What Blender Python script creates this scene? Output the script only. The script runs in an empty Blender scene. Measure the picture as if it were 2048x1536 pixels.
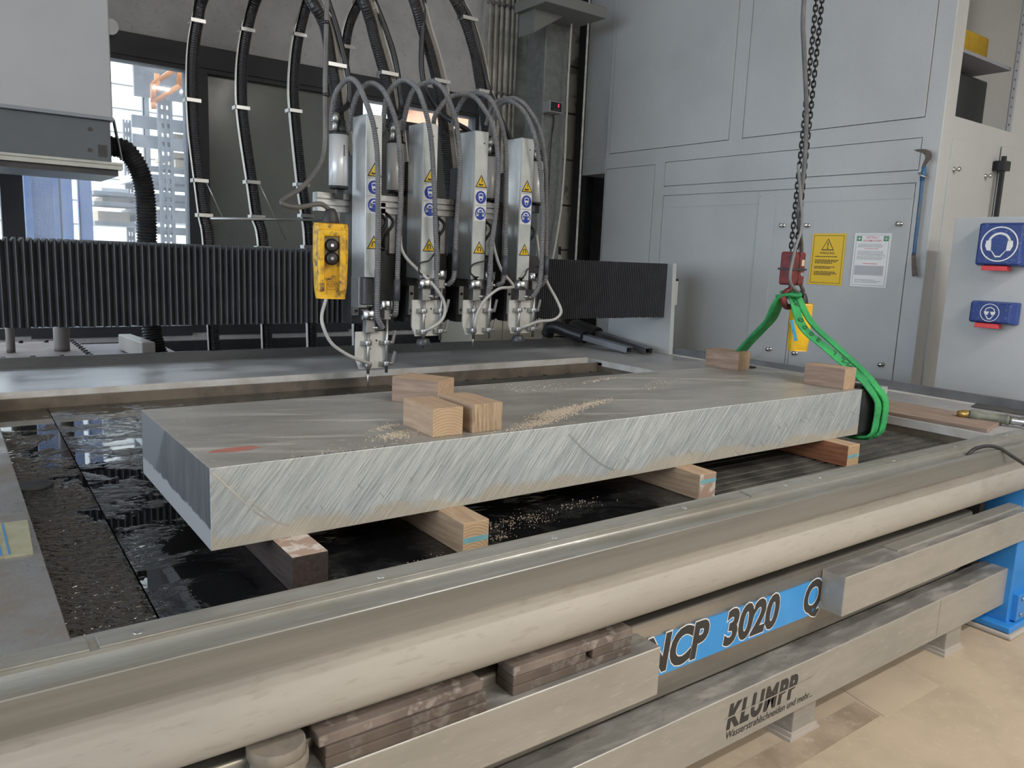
import bpy, bmesh, math, random
import numpy as np
from mathutils import Vector, Matrix
random.seed(7)
SC = bpy.context.scene
COL = SC.collection

# ------------------------------------------------------------------ camera
F_PX = 1561.45                       # focal length in pixels of the 2048x1536 frame
RIM = 0.95                           # height of the tank rim above the floor
EYE = Vector((0.0, 0.0, 1.59))
def _rz(a): return Matrix.Rotation(math.radians(a), 3, 'Z')
def _rx(a): return Matrix.Rotation(math.radians(a), 3, 'X')
ROT = _rz(-36.369) @ _rx(80.768) @ _rz(2.365)
cd = bpy.data.cameras.new('camera'); cam = bpy.data.objects.new('camera', cd); COL.objects.link(cam)
cd.sensor_width = 36.0; cd.lens = 36.0 * F_PX / 2048.0; cd.clip_end = 200; cd.clip_start = 0.02
cam.matrix_world = Matrix.Translation(EYE) @ ROT.to_4x4()
SC.camera = cam

# ------------------------------------------------------------------ world, lamps, exposure
W = bpy.data.worlds.new('world'); SC.world = W; W.use_nodes = True
wn = W.node_tree.nodes; bgn = wn['Background']
bgn.inputs[0].default_value = (0.76, 0.87, 1.0, 1); bgn.inputs[1].default_value = 5.2   # bright overcast sky
VS = SC.view_settings
VS.view_transform = 'Standard'; VS.look = 'None'; VS.gamma = 1.0; VS.use_curve_mapping = False
VS.exposure = 0.32

def area_lamp(name, loc, sx, sy, power, color, rot=(0, 0, 0)):
    l = bpy.data.lights.new(name, 'AREA'); l.shape = 'RECTANGLE'; l.size = sx; l.size_y = sy
    l.energy = power; l.color = color
    o = bpy.data.objects.new(name, l); COL.objects.link(o); o.location = loc; o.rotation_euler = rot
    return o
WARM = (1.0, 0.90, 0.76); NEUT = (1.0, 0.97, 0.93); COOL = (0.80, 0.88, 1.0)
CEIL = 4.9
LAMPS = [  # ceiling battens: x, y, power, colour
    (3.4, -1.7, 125, NEUT), (0.4, -2.6, 60, WARM), (3.9, -3.7, 95, NEUT), (1.4, -3.9, 45, WARM)]
for i, (lx, ly, pw, colr) in enumerate(LAMPS):
    area_lamp('ceiling_lamp_%s_offscreen' % ('front_right', 'front_left', 'far_front_right', 'far_front_left')[i], (lx, ly, CEIL - 0.56), 1.5, 0.16, pw, colr)

# ------------------------------------------------------------------ pixel helpers (a pixel is only a direction; the plane gives the distance)
def ray(u, v): return ROT @ Vector((u - 1024.0, 768.0 - v, -F_PX))
def pz(u, v, z):
    d = ray(u, v); return EYE + d * ((z - EYE.z) / d.z)
def py(u, v, y):
    d = ray(u, v); return EYE + d * ((y - EYE.y) / d.y)
def px(u, v, x):
    d = ray(u, v); return EYE + d * ((x - EYE.x) / d.x)

# ------------------------------------------------------------------ materials
MATS = {}
def nt_new(name):
    m = bpy.data.materials.new(name); m.use_nodes = True
    return m, m.node_tree, m.node_tree.nodes['Principled BSDF']
def lk(t, a, b): t.links.new(a, b)
def coords(t, stretch=(1, 1, 1), rot=(0, 0, 0), kind='Object'):
    tc = t.nodes.new('ShaderNodeTexCoord')
    a = t.nodes.new('ShaderNodeMapping'); a.inputs['Rotation'].default_value = [math.radians(r) for r in rot]
    b = t.nodes.new('ShaderNodeMapping'); b.inputs['Scale'].default_value = stretch
    lk(t, tc.outputs[kind], a.inputs[0]); lk(t, a.outputs[0], b.inputs[0])
    return b.outputs[0]
def noise(t, vec, scale, detail=4, rough=0.55, lo=0.35, hi=0.65, dist=0.0):
    n = t.nodes.new('ShaderNodeTexNoise'); n.inputs['Scale'].default_value = scale
    n.inputs['Detail'].default_value = detail; n.inputs['Roughness'].default_value = rough
    n.inputs['Distortion'].default_value = dist
    lk(t, vec, n.inputs['Vector'])
    r = t.nodes.new('ShaderNodeMapRange'); r.inputs[1].default_value = lo; r.inputs[2].default_value = hi
    r.interpolation_type = 'SMOOTHSTEP'
    lk(t, n.outputs['Fac'], r.inputs[0])
    return r.outputs[0]
def mixc(t, fac, a, b, mode='MIX'):
    m = t.nodes.new('ShaderNodeMix'); m.data_type = 'RGBA'; m.blend_type = mode
    for sock, val in ((m.inputs[0], fac), (m.inputs[6], a), (m.inputs[7], b)):
        if isinstance(val, (int, float)): sock.default_value = val
        elif isinstance(val, tuple): sock.default_value = (*val[:3], 1)
        else: lk(t, val, sock)
    return m.outputs[2]
def math_n(t, op, a, b=None, c=None):
    m = t.nodes.new('ShaderNodeMath'); m.operation = op
    for i, v in enumerate((a, b, c)):
        if v is None: continue
        if isinstance(v, (int, float)): m.inputs[i].default_value = v
        else: lk(t, v, m.inputs[i])
    return m.outputs[0]
def maprange(t, v, a, b, c=0.0, d=1.0, smooth=True):
    r = t.nodes.new('ShaderNodeMapRange'); r.inputs[1].default_value = a; r.inputs[2].default_value = b
    r.inputs[3].default_value = c; r.inputs[4].default_value = d
    if smooth: r.interpolation_type = 'SMOOTHSTEP'
    lk(t, v, r.inputs[0]); return r.outputs[0]
def bump(t, p, h, strength=0.2, dist=0.01):
    b = t.nodes.new('ShaderNodeBump'); b.inputs['Strength'].default_value = strength; b.inputs['Distance'].default_value = dist
    lk(t, h, b.inputs['Height']); lk(t, b.outputs[0], p.inputs['Normal']); return b
def sepxyz(t, vec):
    s = t.nodes.new('ShaderNodeSeparateXYZ'); lk(t, vec, s.inputs[0]); return s.outputs

def M(name, col, rough=0.5, metal=0.0, col2=None, scale=6.0, lo=0.35, hi=0.7, stretch=(1, 1, 1), rot=(0, 0, 0),
      rough2=None, bmp=0.0, bscale=60.0, detail=4, fine=None, emit=None):
    """painted / metal / stone surface: two colours mixed by noise, optional fine speckle and relief"""
    if name in MATS: return MATS[name]
    m, t, p = nt_new(name)
    p.inputs['Metallic'].default_value = metal; p.inputs['Roughness'].default_value = rough
    p.inputs['Base Color'].default_value = (*col, 1)
    if col2 or bmp or fine:
        v = coords(t, stretch, rot)
        c = None
        if col2:
            f = noise(t, v, scale, detail, 0.6, lo, hi)
            c = mixc(t, f, col, col2)
            if rough2 is not None: lk(t, maprange(t, f, 0, 1, rough, rough2, False), p.inputs['Roughness'])
        if fine:
            f2 = noise(t, v, fine[0], 3, 0.6, 0.55, 0.7)
            c = mixc(t, math_n(t, 'MULTIPLY', f2, fine[2]), c if c is not None else col, fine[1])
        if c is not None: lk(t, c, p.inputs['Base Color'])
        if bmp: bump(t, p, noise(t, v, bscale, 3, 0.6, 0.2, 0.8), bmp, 0.004)
    if emit:
        p.inputs['Emission Color'].default_value = (*emit[0], 1); p.inputs['Emission Strength'].default_value = emit[1]
    MATS[name] = m; return m

def wood(name, light, dark, ring=False, scale=14.0, axis=1):
    if name in MATS: return MATS[name]
    m, t, p = nt_new(name)
    st = [1.0, 1.0, 1.0]
    if not ring: st[axis] = 0.06
    v = coords(t, tuple(st), (3, 4, 2))
    if ring:
        w = t.nodes.new('ShaderNodeTexWave'); w.wave_type = 'RINGS'; w.rings_direction = 'Y'
        w.inputs['Scale'].default_value = 42; w.inputs['Distortion'].default_value = 2.0; w.inputs['Detail'].default_value = 2; w.inputs['Detail Scale'].default_value = 0.6
        mp = t.nodes.new('ShaderNodeMapping'); mp.inputs['Location'].default_value = (0.0, 0.0, 0.035)
        lk(t, v, mp.inputs[0]); lk(t, mp.outputs[0], w.inputs['Vector'])
        f = w.outputs['Fac']
        f = maprange(t, f, 0.1, 0.9, 0.0, 0.75)
    else:
        f = noise(t, v, scale * 8, 5, 0.65, 0.3, 0.7, 0.3)
    big = noise(t, coords(t, (1, 1, 1)), 9, 3, 0.6, 0.3, 0.75)
    c = mixc(t, f, light, dark)
    c = mixc(t, math_n(t, 'MULTIPLY', big, 0.35), c, tuple(d * 0.75 for d in dark))
    lk(t, c, p.inputs['Base Color']); p.inputs['Roughness'].default_value = 0.8
    bump(t, p, f, 0.25, 0.002)
    MATS[name] = m; return m

# common materials
paint_grey = M('grey_cabinet_paint', (0.49, 0.50, 0.50), 0.42, col2=(0.45, 0.46, 0.46), scale=2.0, fine=(45, (0.40, 0.405, 0.405), 0.25))
paint_grey_in = paint_grey
paint_cream = paint_grey
paint_white = M('pale_grey_head_paint', (0.62, 0.645, 0.63), 0.4, col2=(0.48, 0.50, 0.49), scale=6)
steel_brush = M('brushed_stainless_steel', (0.50, 0.50, 0.49), 0.33, 1.0, col2=(0.40, 0.40, 0.38), scale=9, stretch=(0.25, 3, 6), rough2=0.42, bmp=0.03, bscale=220)
steel_side = M('brushed_head_side_steel', (0.63, 0.635, 0.64), 0.30, 0.75, col2=(0.54, 0.545, 0.55), scale=5, stretch=(1, 3, 1), rough2=0.40)
chrome = M('turned_chrome_steel', (0.66, 0.66, 0.66), 0.18, 1.0, col2=(0.5, 0.5, 0.5), scale=30, rough2=0.3)
zinc = M('zinc_plated_steel', (0.50, 0.50, 0.50), 0.38, 0.9, col2=(0.38, 0.38, 0.37), scale=22)
dark_steel = M('dark_steel', (0.035, 0.036, 0.040), 0.5, 0.3, col2=(0.06, 0.058, 0.055), scale=9)
black_rubber = M('black_rubber', (0.012, 0.012, 0.014), 0.55, col2=(0.03, 0.03, 0.032), scale=14)
black_plastic = M('black_plastic', (0.010, 0.010, 0.012), 0.35)
hose_grey = M('grey_corrugated_hose_plastic', (0.150, 0.152, 0.162), 0.5, col2=(0.20, 0.20, 0.203), scale=10)
hose_light = M('light_grey_hose_plastic', (0.48, 0.47, 0.45), 0.5)
cable_grey = M('grey_cable_sheath', (0.075, 0.075, 0.075), 0.5, col2=(0.12, 0.115, 0.11), scale=14)
yellow_pl = M('worn_yellow_plastic', (0.66, 0.38, 0.012), 0.45, col2=(0.30, 0.17, 0.03), scale=22, lo=0.45, hi=0.7, fine=(34, (0.03, 0.03, 0.04), 1.0), bmp=0.06)
yellow_cl = M('yellow_plastic', (0.80, 0.47, 0.01), 0.4, col2=(0.68, 0.38, 0.01), scale=10)
red_paint = M('worn_red_paint', (0.20, 0.025, 0.025), 0.5, col2=(0.07, 0.02, 0.02), scale=24, fine=(30, (0.03, 0.02, 0.02), 0.6))
blue_paint = M('blue_machine_paint', (0.03, 0.22, 0.60), 0.4, col2=(0.04, 0.26, 0.66), scale=4)
white_ink = M('white_ink', (0.78, 0.78, 0.78), 0.5)
black_ink = M('black_ink', (0.03, 0.03, 0.03), 0.5)
sign_yellow = M('sign_yellow', (0.80, 0.52, 0.03), 0.45)
sign_blue = M('sign_blue', (0.025, 0.06, 0.36), 0.45)
sign_red = M('sign_red_ink', (0.6, 0.06, 0.08), 0.5)
sign_green = M('sign_green_ink', (0.02, 0.25, 0.08), 0.5)

# ------------------------------------------------------------------ mesh builder
class MB:
    def __init__(s): s.v = []; s.f = []; s.mi = []; s.sm = []; s.mats = []; s.cur = 0; s.smooth = False
    def mat(s, m):
        if m not in s.mats: s.mats.append(m)
        s.cur = s.mats.index(m); return s
    def face(s, idx):
        s.f.append(idx); s.mi.append(s.cur); s.sm.append(s.smooth)
    def add(s, pts): 
        n = len(s.v); s.v += [Vector(p) for p in pts]; return n
    def box(s, a, b):
        x0, y0, z0 = (min(a[i], b[i]) for i in range(3)); x1, y1, z1 = (max(a[i], b[i]) for i in range(3))
        return s.hexa([(x0, y0, z0), (x1, y0, z0), (x1, y1, z0), (x0, y1, z0)], [(x0, y0, z1), (x1, y0, z1), (x1, y1, z1), (x0, y1, z1)])
    def hexa(s, lo, hi, mats=None):
        n = s.add(list(lo) + list(hi)); k = len(lo)
        s.face(tuple(n + i for i in reversed(range(k))))
        s.face(tuple(n + k + i for i in range(k)))
        for i in range(k):
            j = (i + 1) % k; s.face((n + i, n + j, n + k + j, n + k + i))
        return s
    def prism(s, pts, vec):
        vec = Vector(vec); pts = [Vector(p) for p in pts]
        nrm = Vector((0, 0, 0))
        for i in range(len(pts)): nrm += (pts[i] - pts[0]).cross(pts[(i + 1) % len(pts)] - pts[0])
        if nrm.dot(vec) < 0: pts = pts[::-1]
        return s.hexa(pts, [p + vec for p in pts])
    def obox(s, c, ax, ay, az):
        """oriented box: centre and three half-axis vectors"""
        c = Vector(c); ax = Vector(ax); ay = Vector(ay); az = Vector(az)
        if ax.cross(ay).dot(az) < 0: ay = -ay
        lo = [c - ax - ay - az, c + ax - ay - az, c + ax + ay - az, c - ax + ay - az]
        return s.hexa(lo, [p + 2 * az for p in lo])
    def ring(s, c, t, r, n, up=None, sy=1.0):
        t = t.normalized(); up = up or (Vector((0, 0, 1)) if abs(t.z) < 0.9 else Vector((1, 0, 0)))
        a = t.cross(up).normalized(); b = t.cross(a).normalized()
        return [c + a * (r * math.cos(2 * math.pi * i / n)) + b * (r * sy * math.sin(2 * math.pi * i / n)) for i in range(n)]
    def tube(s, path, r, n=8, caps=True, rad=None, smooth=True):
        path = [Vector(p) for p in path]; m = len(path); rings = []
        # parallel transport frame
        tan = [(path[min(i + 1, m - 1)] - path[max(i - 1, 0)]).normalized() for i in range(m)]
        a = tan[0].orthogonal().normalized()
        for i in range(m):
            a = (a - tan[i] * a.dot(tan[i]))
            a = a.normalized() if a.length > 1e-9 else tan[i].orthogonal().normalized()
            b = tan[i].cross(a); rr = rad[i] if rad else r
            rings.append(s.add([path[i] + a * (rr * math.cos(2 * math.pi * k / n)) + b * (rr * math.sin(2 * math.pi * k / n)) for k in range(n)]))
        o = s.smooth; s.smooth = smooth
        for i in range(m - 1):
            for k in range(n):
                j = (k + 1) % n; s.face((rings[i] + k, rings[i] + j, rings[i + 1] + j, rings[i + 1] + k))
        s.smooth = False
        if caps:
            s.face(tuple(rings[0] + k for k in reversed(range(n)))); s.face(tuple(rings[-1] + k for k in range(n)))
        s.smooth = o; return s
    def cyl(s, a, b, r, n=16, r2=None): return s.tube([a, b], r, n, True, [r, r if r2 is None else r2])
    def lathe(s, base, axis, prof, n=20):
        """prof: list of (distance along axis, radius)"""
        base = Vector(base); axis = Vector(axis).normalized(); path = [base + axis * d for d, r in prof]
        a = axis.orthogonal().normalized(); b = axis.cross(a); rings = []
        for (d, r) in prof:
            c = base + axis * d
            rings.append(s.add([c + a * (r * math.cos(2 * math.pi * k / n)) + b * (r * math.sin(2 * math.pi * k / n)) for k in range(n)]))
        s.smooth = True
        for i in range(len(prof) - 1):
            for k in range(n):
                j = (k + 1) % n; s.face((rings[i] + k, rings[i] + j, rings[i + 1] + j, rings[i + 1] + k))
        s.smooth = False
        s.face(tuple(rings[0] + k for k in reversed(range(n)))); s.face(tuple(rings[-1] + k for k in range(n)))
        return s
    def strip(s, path, side, wdt, thk):
        """flat band along a path; side = width direction (constant or list)"""
        path = [Vector(p) for p in path]; m = len(path); idx = []
        for i, p in enumerate(path):
            t = (path[min(i + 1, m - 1)] - path[max(i - 1, 0)]).normalized()
            sd = Vector(side[i] if isinstance(side, list) else side); sd = (sd - t * sd.dot(t)).normalized(); nn = t.cross(sd)
            w2 = wdt[i] / 2 if isinstance(wdt, list) else wdt / 2
            idx.append(s.add([p - sd * w2 - nn * thk / 2, p + sd * w2 - nn * thk / 2, p + sd * w2 + nn * thk / 2, p - sd * w2 + nn * thk / 2]))
        for i in range(m - 1):
            for k in range(4):
                j = (k + 1) % 4; s.face((idx[i] + k, idx[i] + j, idx[i + 1] + j, idx[i + 1] + k))
        s.face(tuple(idx[0] + k for k in (3, 2, 1, 0))); s.face(tuple(idx[-1] + k for k in range(4)))
        return s
    def frame(s, o, r, u, n, rect, wdt, dep):
        """picture-frame ring on the plane o,r,u; rect=(x0,y0,x1,y1)"""
        x0, y0, x1, y1 = rect
        for (a, b, c, d) in ((x0, y0, x1, y0 + wdt), (x0, y1 - wdt, x1, y1), (x0, y0 + wdt, x0 + wdt, y1 - wdt), (x1 - wdt, y0 + wdt, x1, y1 - wdt)):
            s.plate(o, r, u, n, (a, b, c, d), dep)
        return s
    def plate(s, o, r, u, n, rect, dep):
        x0, y0, x1, y1 = rect
        return s.prism([o + r * x0 + u * y0, o + r * x1 + u * y0, o + r * x1 + u * y1, o + r * x0 + u * y1], n * dep)
    def poly(s, o, r, u, n, pts, dep): return s.prism([o + r * a + u * b for a, b in pts], n * dep)
    def disc(s, o, r, u, n, c, rad, dep, k=28, sx=1.0):
        return s.poly(o, r, u, n, [(c[0] + sx * rad * math.cos(2 * math.pi * i / k), c[1] + rad * math.sin(2 * math.pi * i / k)) for i in range(k)], dep)
    def annulus(s, o, r, u, n, c, r1, r2, dep, k=32):
        for i in range(k):
            a, b = 2 * math.pi * i / k, 2 * math.pi * (i + 1) / k
            s.poly(o, r, u, n, [(c[0] + r2 * math.cos(a), c[1] + r2 * math.sin(a)), (c[0] + r2 * math.cos(b), c[1] + r2 * math.sin(b)),
                                (c[0] + r1 * math.cos(b), c[1] + r1 * math.sin(b)), (c[0] + r1 * math.cos(a), c[1] + r1 * math.sin(a))], dep)
        return s
    def text(s, body, o, r, u, n, h, dep=0.0006, shear=0.0, bold=0.0, align='LEFT', stretch=1.0, spacing=1.0):
        c = bpy.data.curves.new('t', 'FONT'); c.body = body; c.size = 1.0; c.shear = shear; c.offset = bold; c.align_x = align
        c.space_character = spacing; c.resolution_u = 4
        ob = bpy.data.objects.new('t', c); COL.objects.link(ob)
        dg = bpy.context.evaluated_depsgraph_get(); dg.update()
        me = bpy.data.meshes.new_from_object(ob.evaluated_get(dg))
        k = s.add([o + r * (q.co.x * h * stretch) + u * (q.co.y * h) + n * dep for q in me.vertices])
        for pl in me.polygons: s.face(tuple(k + i for i in pl.vertices))
        bpy.data.objects.remove(ob); bpy.data.curves.remove(c); bpy.data.meshes.remove(me)
        return s
    def build(s, name, material=None, parent=None, bevel=0.0, seg=2, subsurf=0, autosmooth=False):
        me = bpy.data.meshes.new(name)
        org = ORG.get(parent) if parent is not None else None
        top = parent is None
        if org is None:
            xs = [p.x for p in s.v]; ys = [p.y for p in s.v]; zs = [p.z for p in s.v]
            org = Vector(((min(xs) + max(xs)) / 2, (min(ys) + max(ys)) / 2, min(zs)))
        me.from_pydata([tuple(p - org) for p in s.v], [], s.f)
        if material is not None and not s.mats: me.materials.append(material)
        else:
            for m in s.mats: me.materials.append(m)
            me.polygons.foreach_set('material_index', s.mi)
        me.polygons.foreach_set('use_smooth', s.sm)
        me.update()
        ob = bpy.data.objects.new(name, me); COL.objects.link(ob)
        ORG[ob] = org
        if top: ob.location = org
        else: ob.parent = parent
        if bevel:
            b = ob.modifiers.new('bevel', 'BEVEL'); b.width = bevel; b.segments = seg; b.limit_method = 'ANGLE'; b.angle_limit = math.radians(40)
        if subsurf:
            q = ob.modifiers.new('sub', 'SUBSURF'); q.levels = subsurf; q.render_levels = subsurf
        return ob
ORG = {}
def tag(o, label=None, cat=None, group=None, kind=None):
    if label: o['label'] = label
    if cat: o['category'] = cat
    if group: o['group'] = group
    if kind: o['kind'] = kind
    return o
def thing(name, label, cat, loc, group=None, kind=None):
    o = bpy.data.objects.new(name, None); COL.objects.link(o); o.location = loc; o.empty_display_size = 0.05
    ORG[o] = Vector(loc); return tag(o, label, cat, group, kind)
def struct(name, label, mb, material=None, bevel=0.0):
    return tag(mb.build(name, material, None, bevel), label, None, None, 'structure')
def spline(pts, n=8):
    """Catmull-Rom through points"""
    P = [Vector(p) for p in pts]; out = []
    for i in range(len(P) - 1):
        a = P[i - 1] if i else P[0] * 2 - P[1]; b = P[i]; c = P[i + 1]; d = P[i + 2] if i + 2 < len(P) else P[-1] * 2 - P[-2]
        for k in range(n):
            t = k / n
            out.append(0.5 * ((2 * b) + (c - a) * t + (2 * a - 5 * b + 4 * c - d) * t * t + (3 * b - a - 3 * c + d) * t ** 3))
    out.append(P[-1]); return out
def resample(path, step):
    out = [path[0]]; acc = 0.0
    for i in range(1, len(path)):
        seg = (path[i] - path[i - 1]).length; pos = 0.0
        while acc + (seg - pos) >= step:
            pos += step - acc; acc = 0.0
            out.append(path[i - 1].lerp(path[i], pos / seg))
        acc += seg - pos
    return out
def corrugated(mb, path, r, pitch, amp, n=10):
    pts = resample(path, pitch / 2)
    rad = [r + (amp if (i % 2) else -amp) for i in range(len(pts))]
    return mb.tube(pts, r, n, True, rad, smooth=False)
XA, YA, ZA = Vector((1, 0, 0)), Vector((0, 1, 0)), Vector((0, 0, 1))
FRONT = (XA, ZA, -YA)                # right, up, normal of a face looking at -y
LEFTF = (-YA, ZA, -XA)               # of a face looking at -x
def bolt_head(mb, c, n, r=0.008, h=0.006, k=6): return mb.cyl(Vector(c), Vector(c) + Vector(n) * h, r, k)

# ================================================================== THE HALL
m_floor = M('dusty_concrete_floor', (0.47, 0.38, 0.28), 0.75, col2=(0.37, 0.30, 0.22), scale=2.2, fine=(30, (0.55, 0.47, 0.37), 0.35), bmp=0.08, bscale=80)
m_plaster = M('grey_plaster', (0.54, 0.53, 0.53), 0.9, col2=(0.42, 0.415, 0.42), scale=2.5, bmp=0.5, bscale=70, fine=(30, (0.24, 0.24, 0.24), 0.3))
m_wallpaint = M('white_hall_wall_paint', (0.60, 0.60, 0.58), 0.9, col2=(0.52, 0.52, 0.50), scale=2)
m_concrete = M('stained_concrete', (0.55, 0.535, 0.48), 0.9, col2=(0.26, 0.26, 0.23), scale=4, bmp=0.3, bscale=50)
m_column = M('galvanised_column', (0.17, 0.18, 0.175), 0.6, 0.2, col2=(0.23, 0.24, 0.23), scale=16, fine=(60, (0.3, 0.31, 0.3), 0.3))
m_frame = M('dark_window_frame', (0.022, 0.024, 0.03), 0.55, col2=(0.03, 0.032, 0.04), scale=4)
m_frost = M('dull_grey_green_pane', (0.19, 0.205, 0.19), 0.16, col2=(0.155, 0.165, 0.155), scale=1.2, rough2=0.22, fine=(24, (0.24, 0.25, 0.24), 0.12))
XR = 9.0
b = MB(); b.box((-5, -5, -0.1), (XR, 6.2, 0)); fl = struct('floor', 'dusty beige concrete shop floor with dried splashes', b, m_floor)
for nm_, uv_, mm_ in (('repair_patch', ((1465, 1536), (1710, 1404), (1760, 1432), (1590, 1536)), M('stained_floor_patch', (0.38, 0.30, 0.22), 0.7, col2=(0.27, 0.21, 0.15), scale=7, fine=(25, (0.5, 0.43, 0.35), 0.4))), ('screed_strip', ((1560, 1300), (1820, 1340), (1880, 1372), (1770, 1434)), M('pale_floor_patch', (0.485, 0.395, 0.295), 0.75, col2=(0.40, 0.325, 0.24), scale=3))):
    P_ = [pz(u, v, 0.0) for u, v in uv_]; bq = MB(); bq.prism([Vector((p.x, p.y, 0.0)) for p in P_], (0, 0, 0.002)); bq.build(nm_, mm_, fl)
b = MB(); b.box((-5.2, -5, 0), (-5, 6.2, 1.2)); b.box((-5.2, -5, 3.9), (-5, 6.2, CEIL)); b.box((-5.2, -5, 1.2), (-5, -2.0, 3.9)); b.box((-5.2, 4.6, 1.2), (-5, 6.2, 3.9))
struct('wall_left', 'white hall wall with a long strip window', b, m_wallpaint)
b = MB(); b.box((XR, -5, 0), (XR + 0.2, 6.2, CEIL)); struct('wall_right', 'white hall wall behind the grey cabinets', b, m_wallpaint)
b = MB(); b.box((-5, -5.2, 0), (XR, -5, CEIL)); struct('wall_front', 'white hall wall behind the viewer', b, m_wallpaint)
b = MB(); b.box((-5, -5.2, CEIL), (XR, 6.2, CEIL + 0.2)); struct('ceiling', 'pale hall ceiling', b, m_wallpaint)
# back wall at y = 6 with a long window band
YB = 6.0; WZ0, WZ1 = 0.95, 2.81; WX0, WX1 = -4.2, 4.05
b = MB(); b.box((-5, YB, 0), (XR, YB + 0.25, WZ0)); b.box((-5, YB, WZ1 + 0.15), (XR, YB + 0.25, CEIL))
b.box((-5, YB, WZ0), (WX0, YB + 0.25, WZ1 + 0.15)); b.box((WX1, YB, WZ0), (XR, YB + 0.25, WZ1 + 0.15))
wall_back = struct('wall_back', 'rough grey plaster wall above the window band', b, m_plaster)
b = MB(); b.box((WX0, YB - 0.03, WZ1), (WX1 + 0.05, YB + 0.2, WZ1 + 0.15)); struct('trim_1', 'dark steel lintel over the window band', b, m_frame, 0.004)
b = MB(); b.box((-5, YB - 0.05, 0.0), (4.2, YB - 0.002, WZ0 - 0.06)); struct('trim_2', 'black panelling below the window band', b, m_frame)
m_glass = bpy.data.materials.new('window_glass'); m_glass.use_nodes = True
_t = m_glass.node_tree; _t.nodes.clear()
_o = _t.nodes.new('ShaderNodeOutputMaterial'); _g = _t.nodes.new('ShaderNodeBsdfGlossy'); _g.inputs['Roughness'].default_value = 0.03
_tr = _t.nodes.new('ShaderNodeBsdfTransparent'); _tr.inputs[0].default_value = (0.93, 0.95, 0.95, 1)
_df = _t.nodes.new('ShaderNodeBsdfTranslucent'); _df.inputs[0].default_value = (0.9, 0.9, 0.95, 1)
_mx = _t.nodes.new('ShaderNodeMixShader'); _mx.inputs[0].default_value = 0.02
_m2 = _t.nodes.new('ShaderNodeMixShader'); _m2.inputs[0].default_value = 0.05      # a film of dust on the pane
_t.links.new(_tr.outputs[0], _m2.inputs[1]); _t.links.new(_df.outputs[0], _m2.inputs[2])
_t.links.new(_m2.outputs[0], _mx.inputs[1]); _t.links.new(_g.outputs[0], _mx.inputs[2]); _t.links.new(_mx.outputs[0], _o.inputs[0])
def window(idx, x0, x1, pane, fl_, fr_, label):
    b = MB(); b.box((x0, YB - 0.02, WZ0), (x0 + fl_, YB + 0.1, WZ1)); b.box((x1 - fr_, YB - 0.02, WZ0), (x1, YB + 0.1, WZ1))
    b.box((x0 + fl_, YB - 0.02, WZ0 - 0.02), (x1 - fr_, YB + 0.1, WZ0 + 0.05)); b.box((x0 + fl_, YB - 0.02, WZ1 - 0.03), (x1 - fr_, YB + 0.1, WZ1))
    w = struct('window_%d' % idx, label, b, m_frame)
    b = MB(); b.box((x0 + fl_, YB + 0.03, WZ0 + 0.05), (x1 - fr_, YB + 0.04, WZ1 - 0.03)); b.build('pane', pane, w)
    return w
xa = py(10, 420, YB).x; xb = py(48, 420, YB).x; xc = py(372, 200, YB).x; xd = py(415, 200, YB).x
window(1, -4.2, xb - 0.02, m_glass, 0.08, (xb - xa), 'dark framed hall window beside the blue racking')
window(2, xb - 0.02, (xc + xd) / 2, m_glass, 0.02, (xd - xc) / 2, 'bright dark-framed window looking out on the racking')
x3 = py(712, 260, YB).x
window(3, (xc + xd) / 2, x3, m_frost, (xd - xc) / 2, 0.06, 'window with a dull grey green blanked pane behind the cable loops')
w4 = window(4, x3, WX1, m_glass, 0.05, 0.16, 'dark framed window behind the cutting heads')
b = MB(); b.box((x3 + 0.05, YB - 0.02, 2.60), (WX1 - 0.16, YB + 0.1, 2.66)); b.build('crossbar', m_frame, w4)
b = MB(); b.box((x3 + 0.05, YB + 0.0, WZ0 + 0.05), (WX1 - 0.16, YB + 0.02, 2.60)); b.build('blank_panel', M('dark_blank_panel', (0.05, 0.05, 0.052), 0.3, col2=(0.09, 0.088, 0.085), scale=2), w4)
# white glazing bar pieces low in the opening and concrete pilaster with pipes
PILX0, PILX1 = py(978, 150, 5.85).x, py(1062, 150, 5.85).x
b = MB(); b.box((PILX0, 5.85, 0), (PILX1, YB, CEIL)); b.build('pilaster', m_concrete, wall_back, 0.006)
b = MB(); b.box((py(1062, 150, 5.95).x, 5.95, 0), (py(1086, 150, 5.95).x, YB, CEIL)); b.build('recess', m_concrete, wall_back)
cx0, cx1 = py(1084, 250, 5.3).x, py(1130, 250, 5.3).x
b = MB(); b.box((cx0, 5.3, 0), (cx1, 5.55, CEIL)); steel_column = tag(b.build('column', m_column, None, 0.01), 'grey galvanised building column carrying the red digit display', None, None, 'structure')
# white painted brick strip behind the column
m_wbrick = M('white_painted_brick', (0.60, 0.58, 0.50), 0.85, col2=(0.30, 0.30, 0.27), scale=3.2, lo=0.56, hi=0.62, bmp=0.3)
bx0, bx1 = py(1112, 250, 5.9).x, py(1172, 250, 5.9).x
k = 0; z = 0.0
while z < CEIL - 0.05:
    b = MB(); b.box((bx0, 5.885 + 0.006 * random.random(), z + 0.004), (bx1, YB - 0.01, min(z + 0.41, CEIL))); b.build('block', m_wbrick, wall_back, 0.006); z += 0.42
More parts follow.
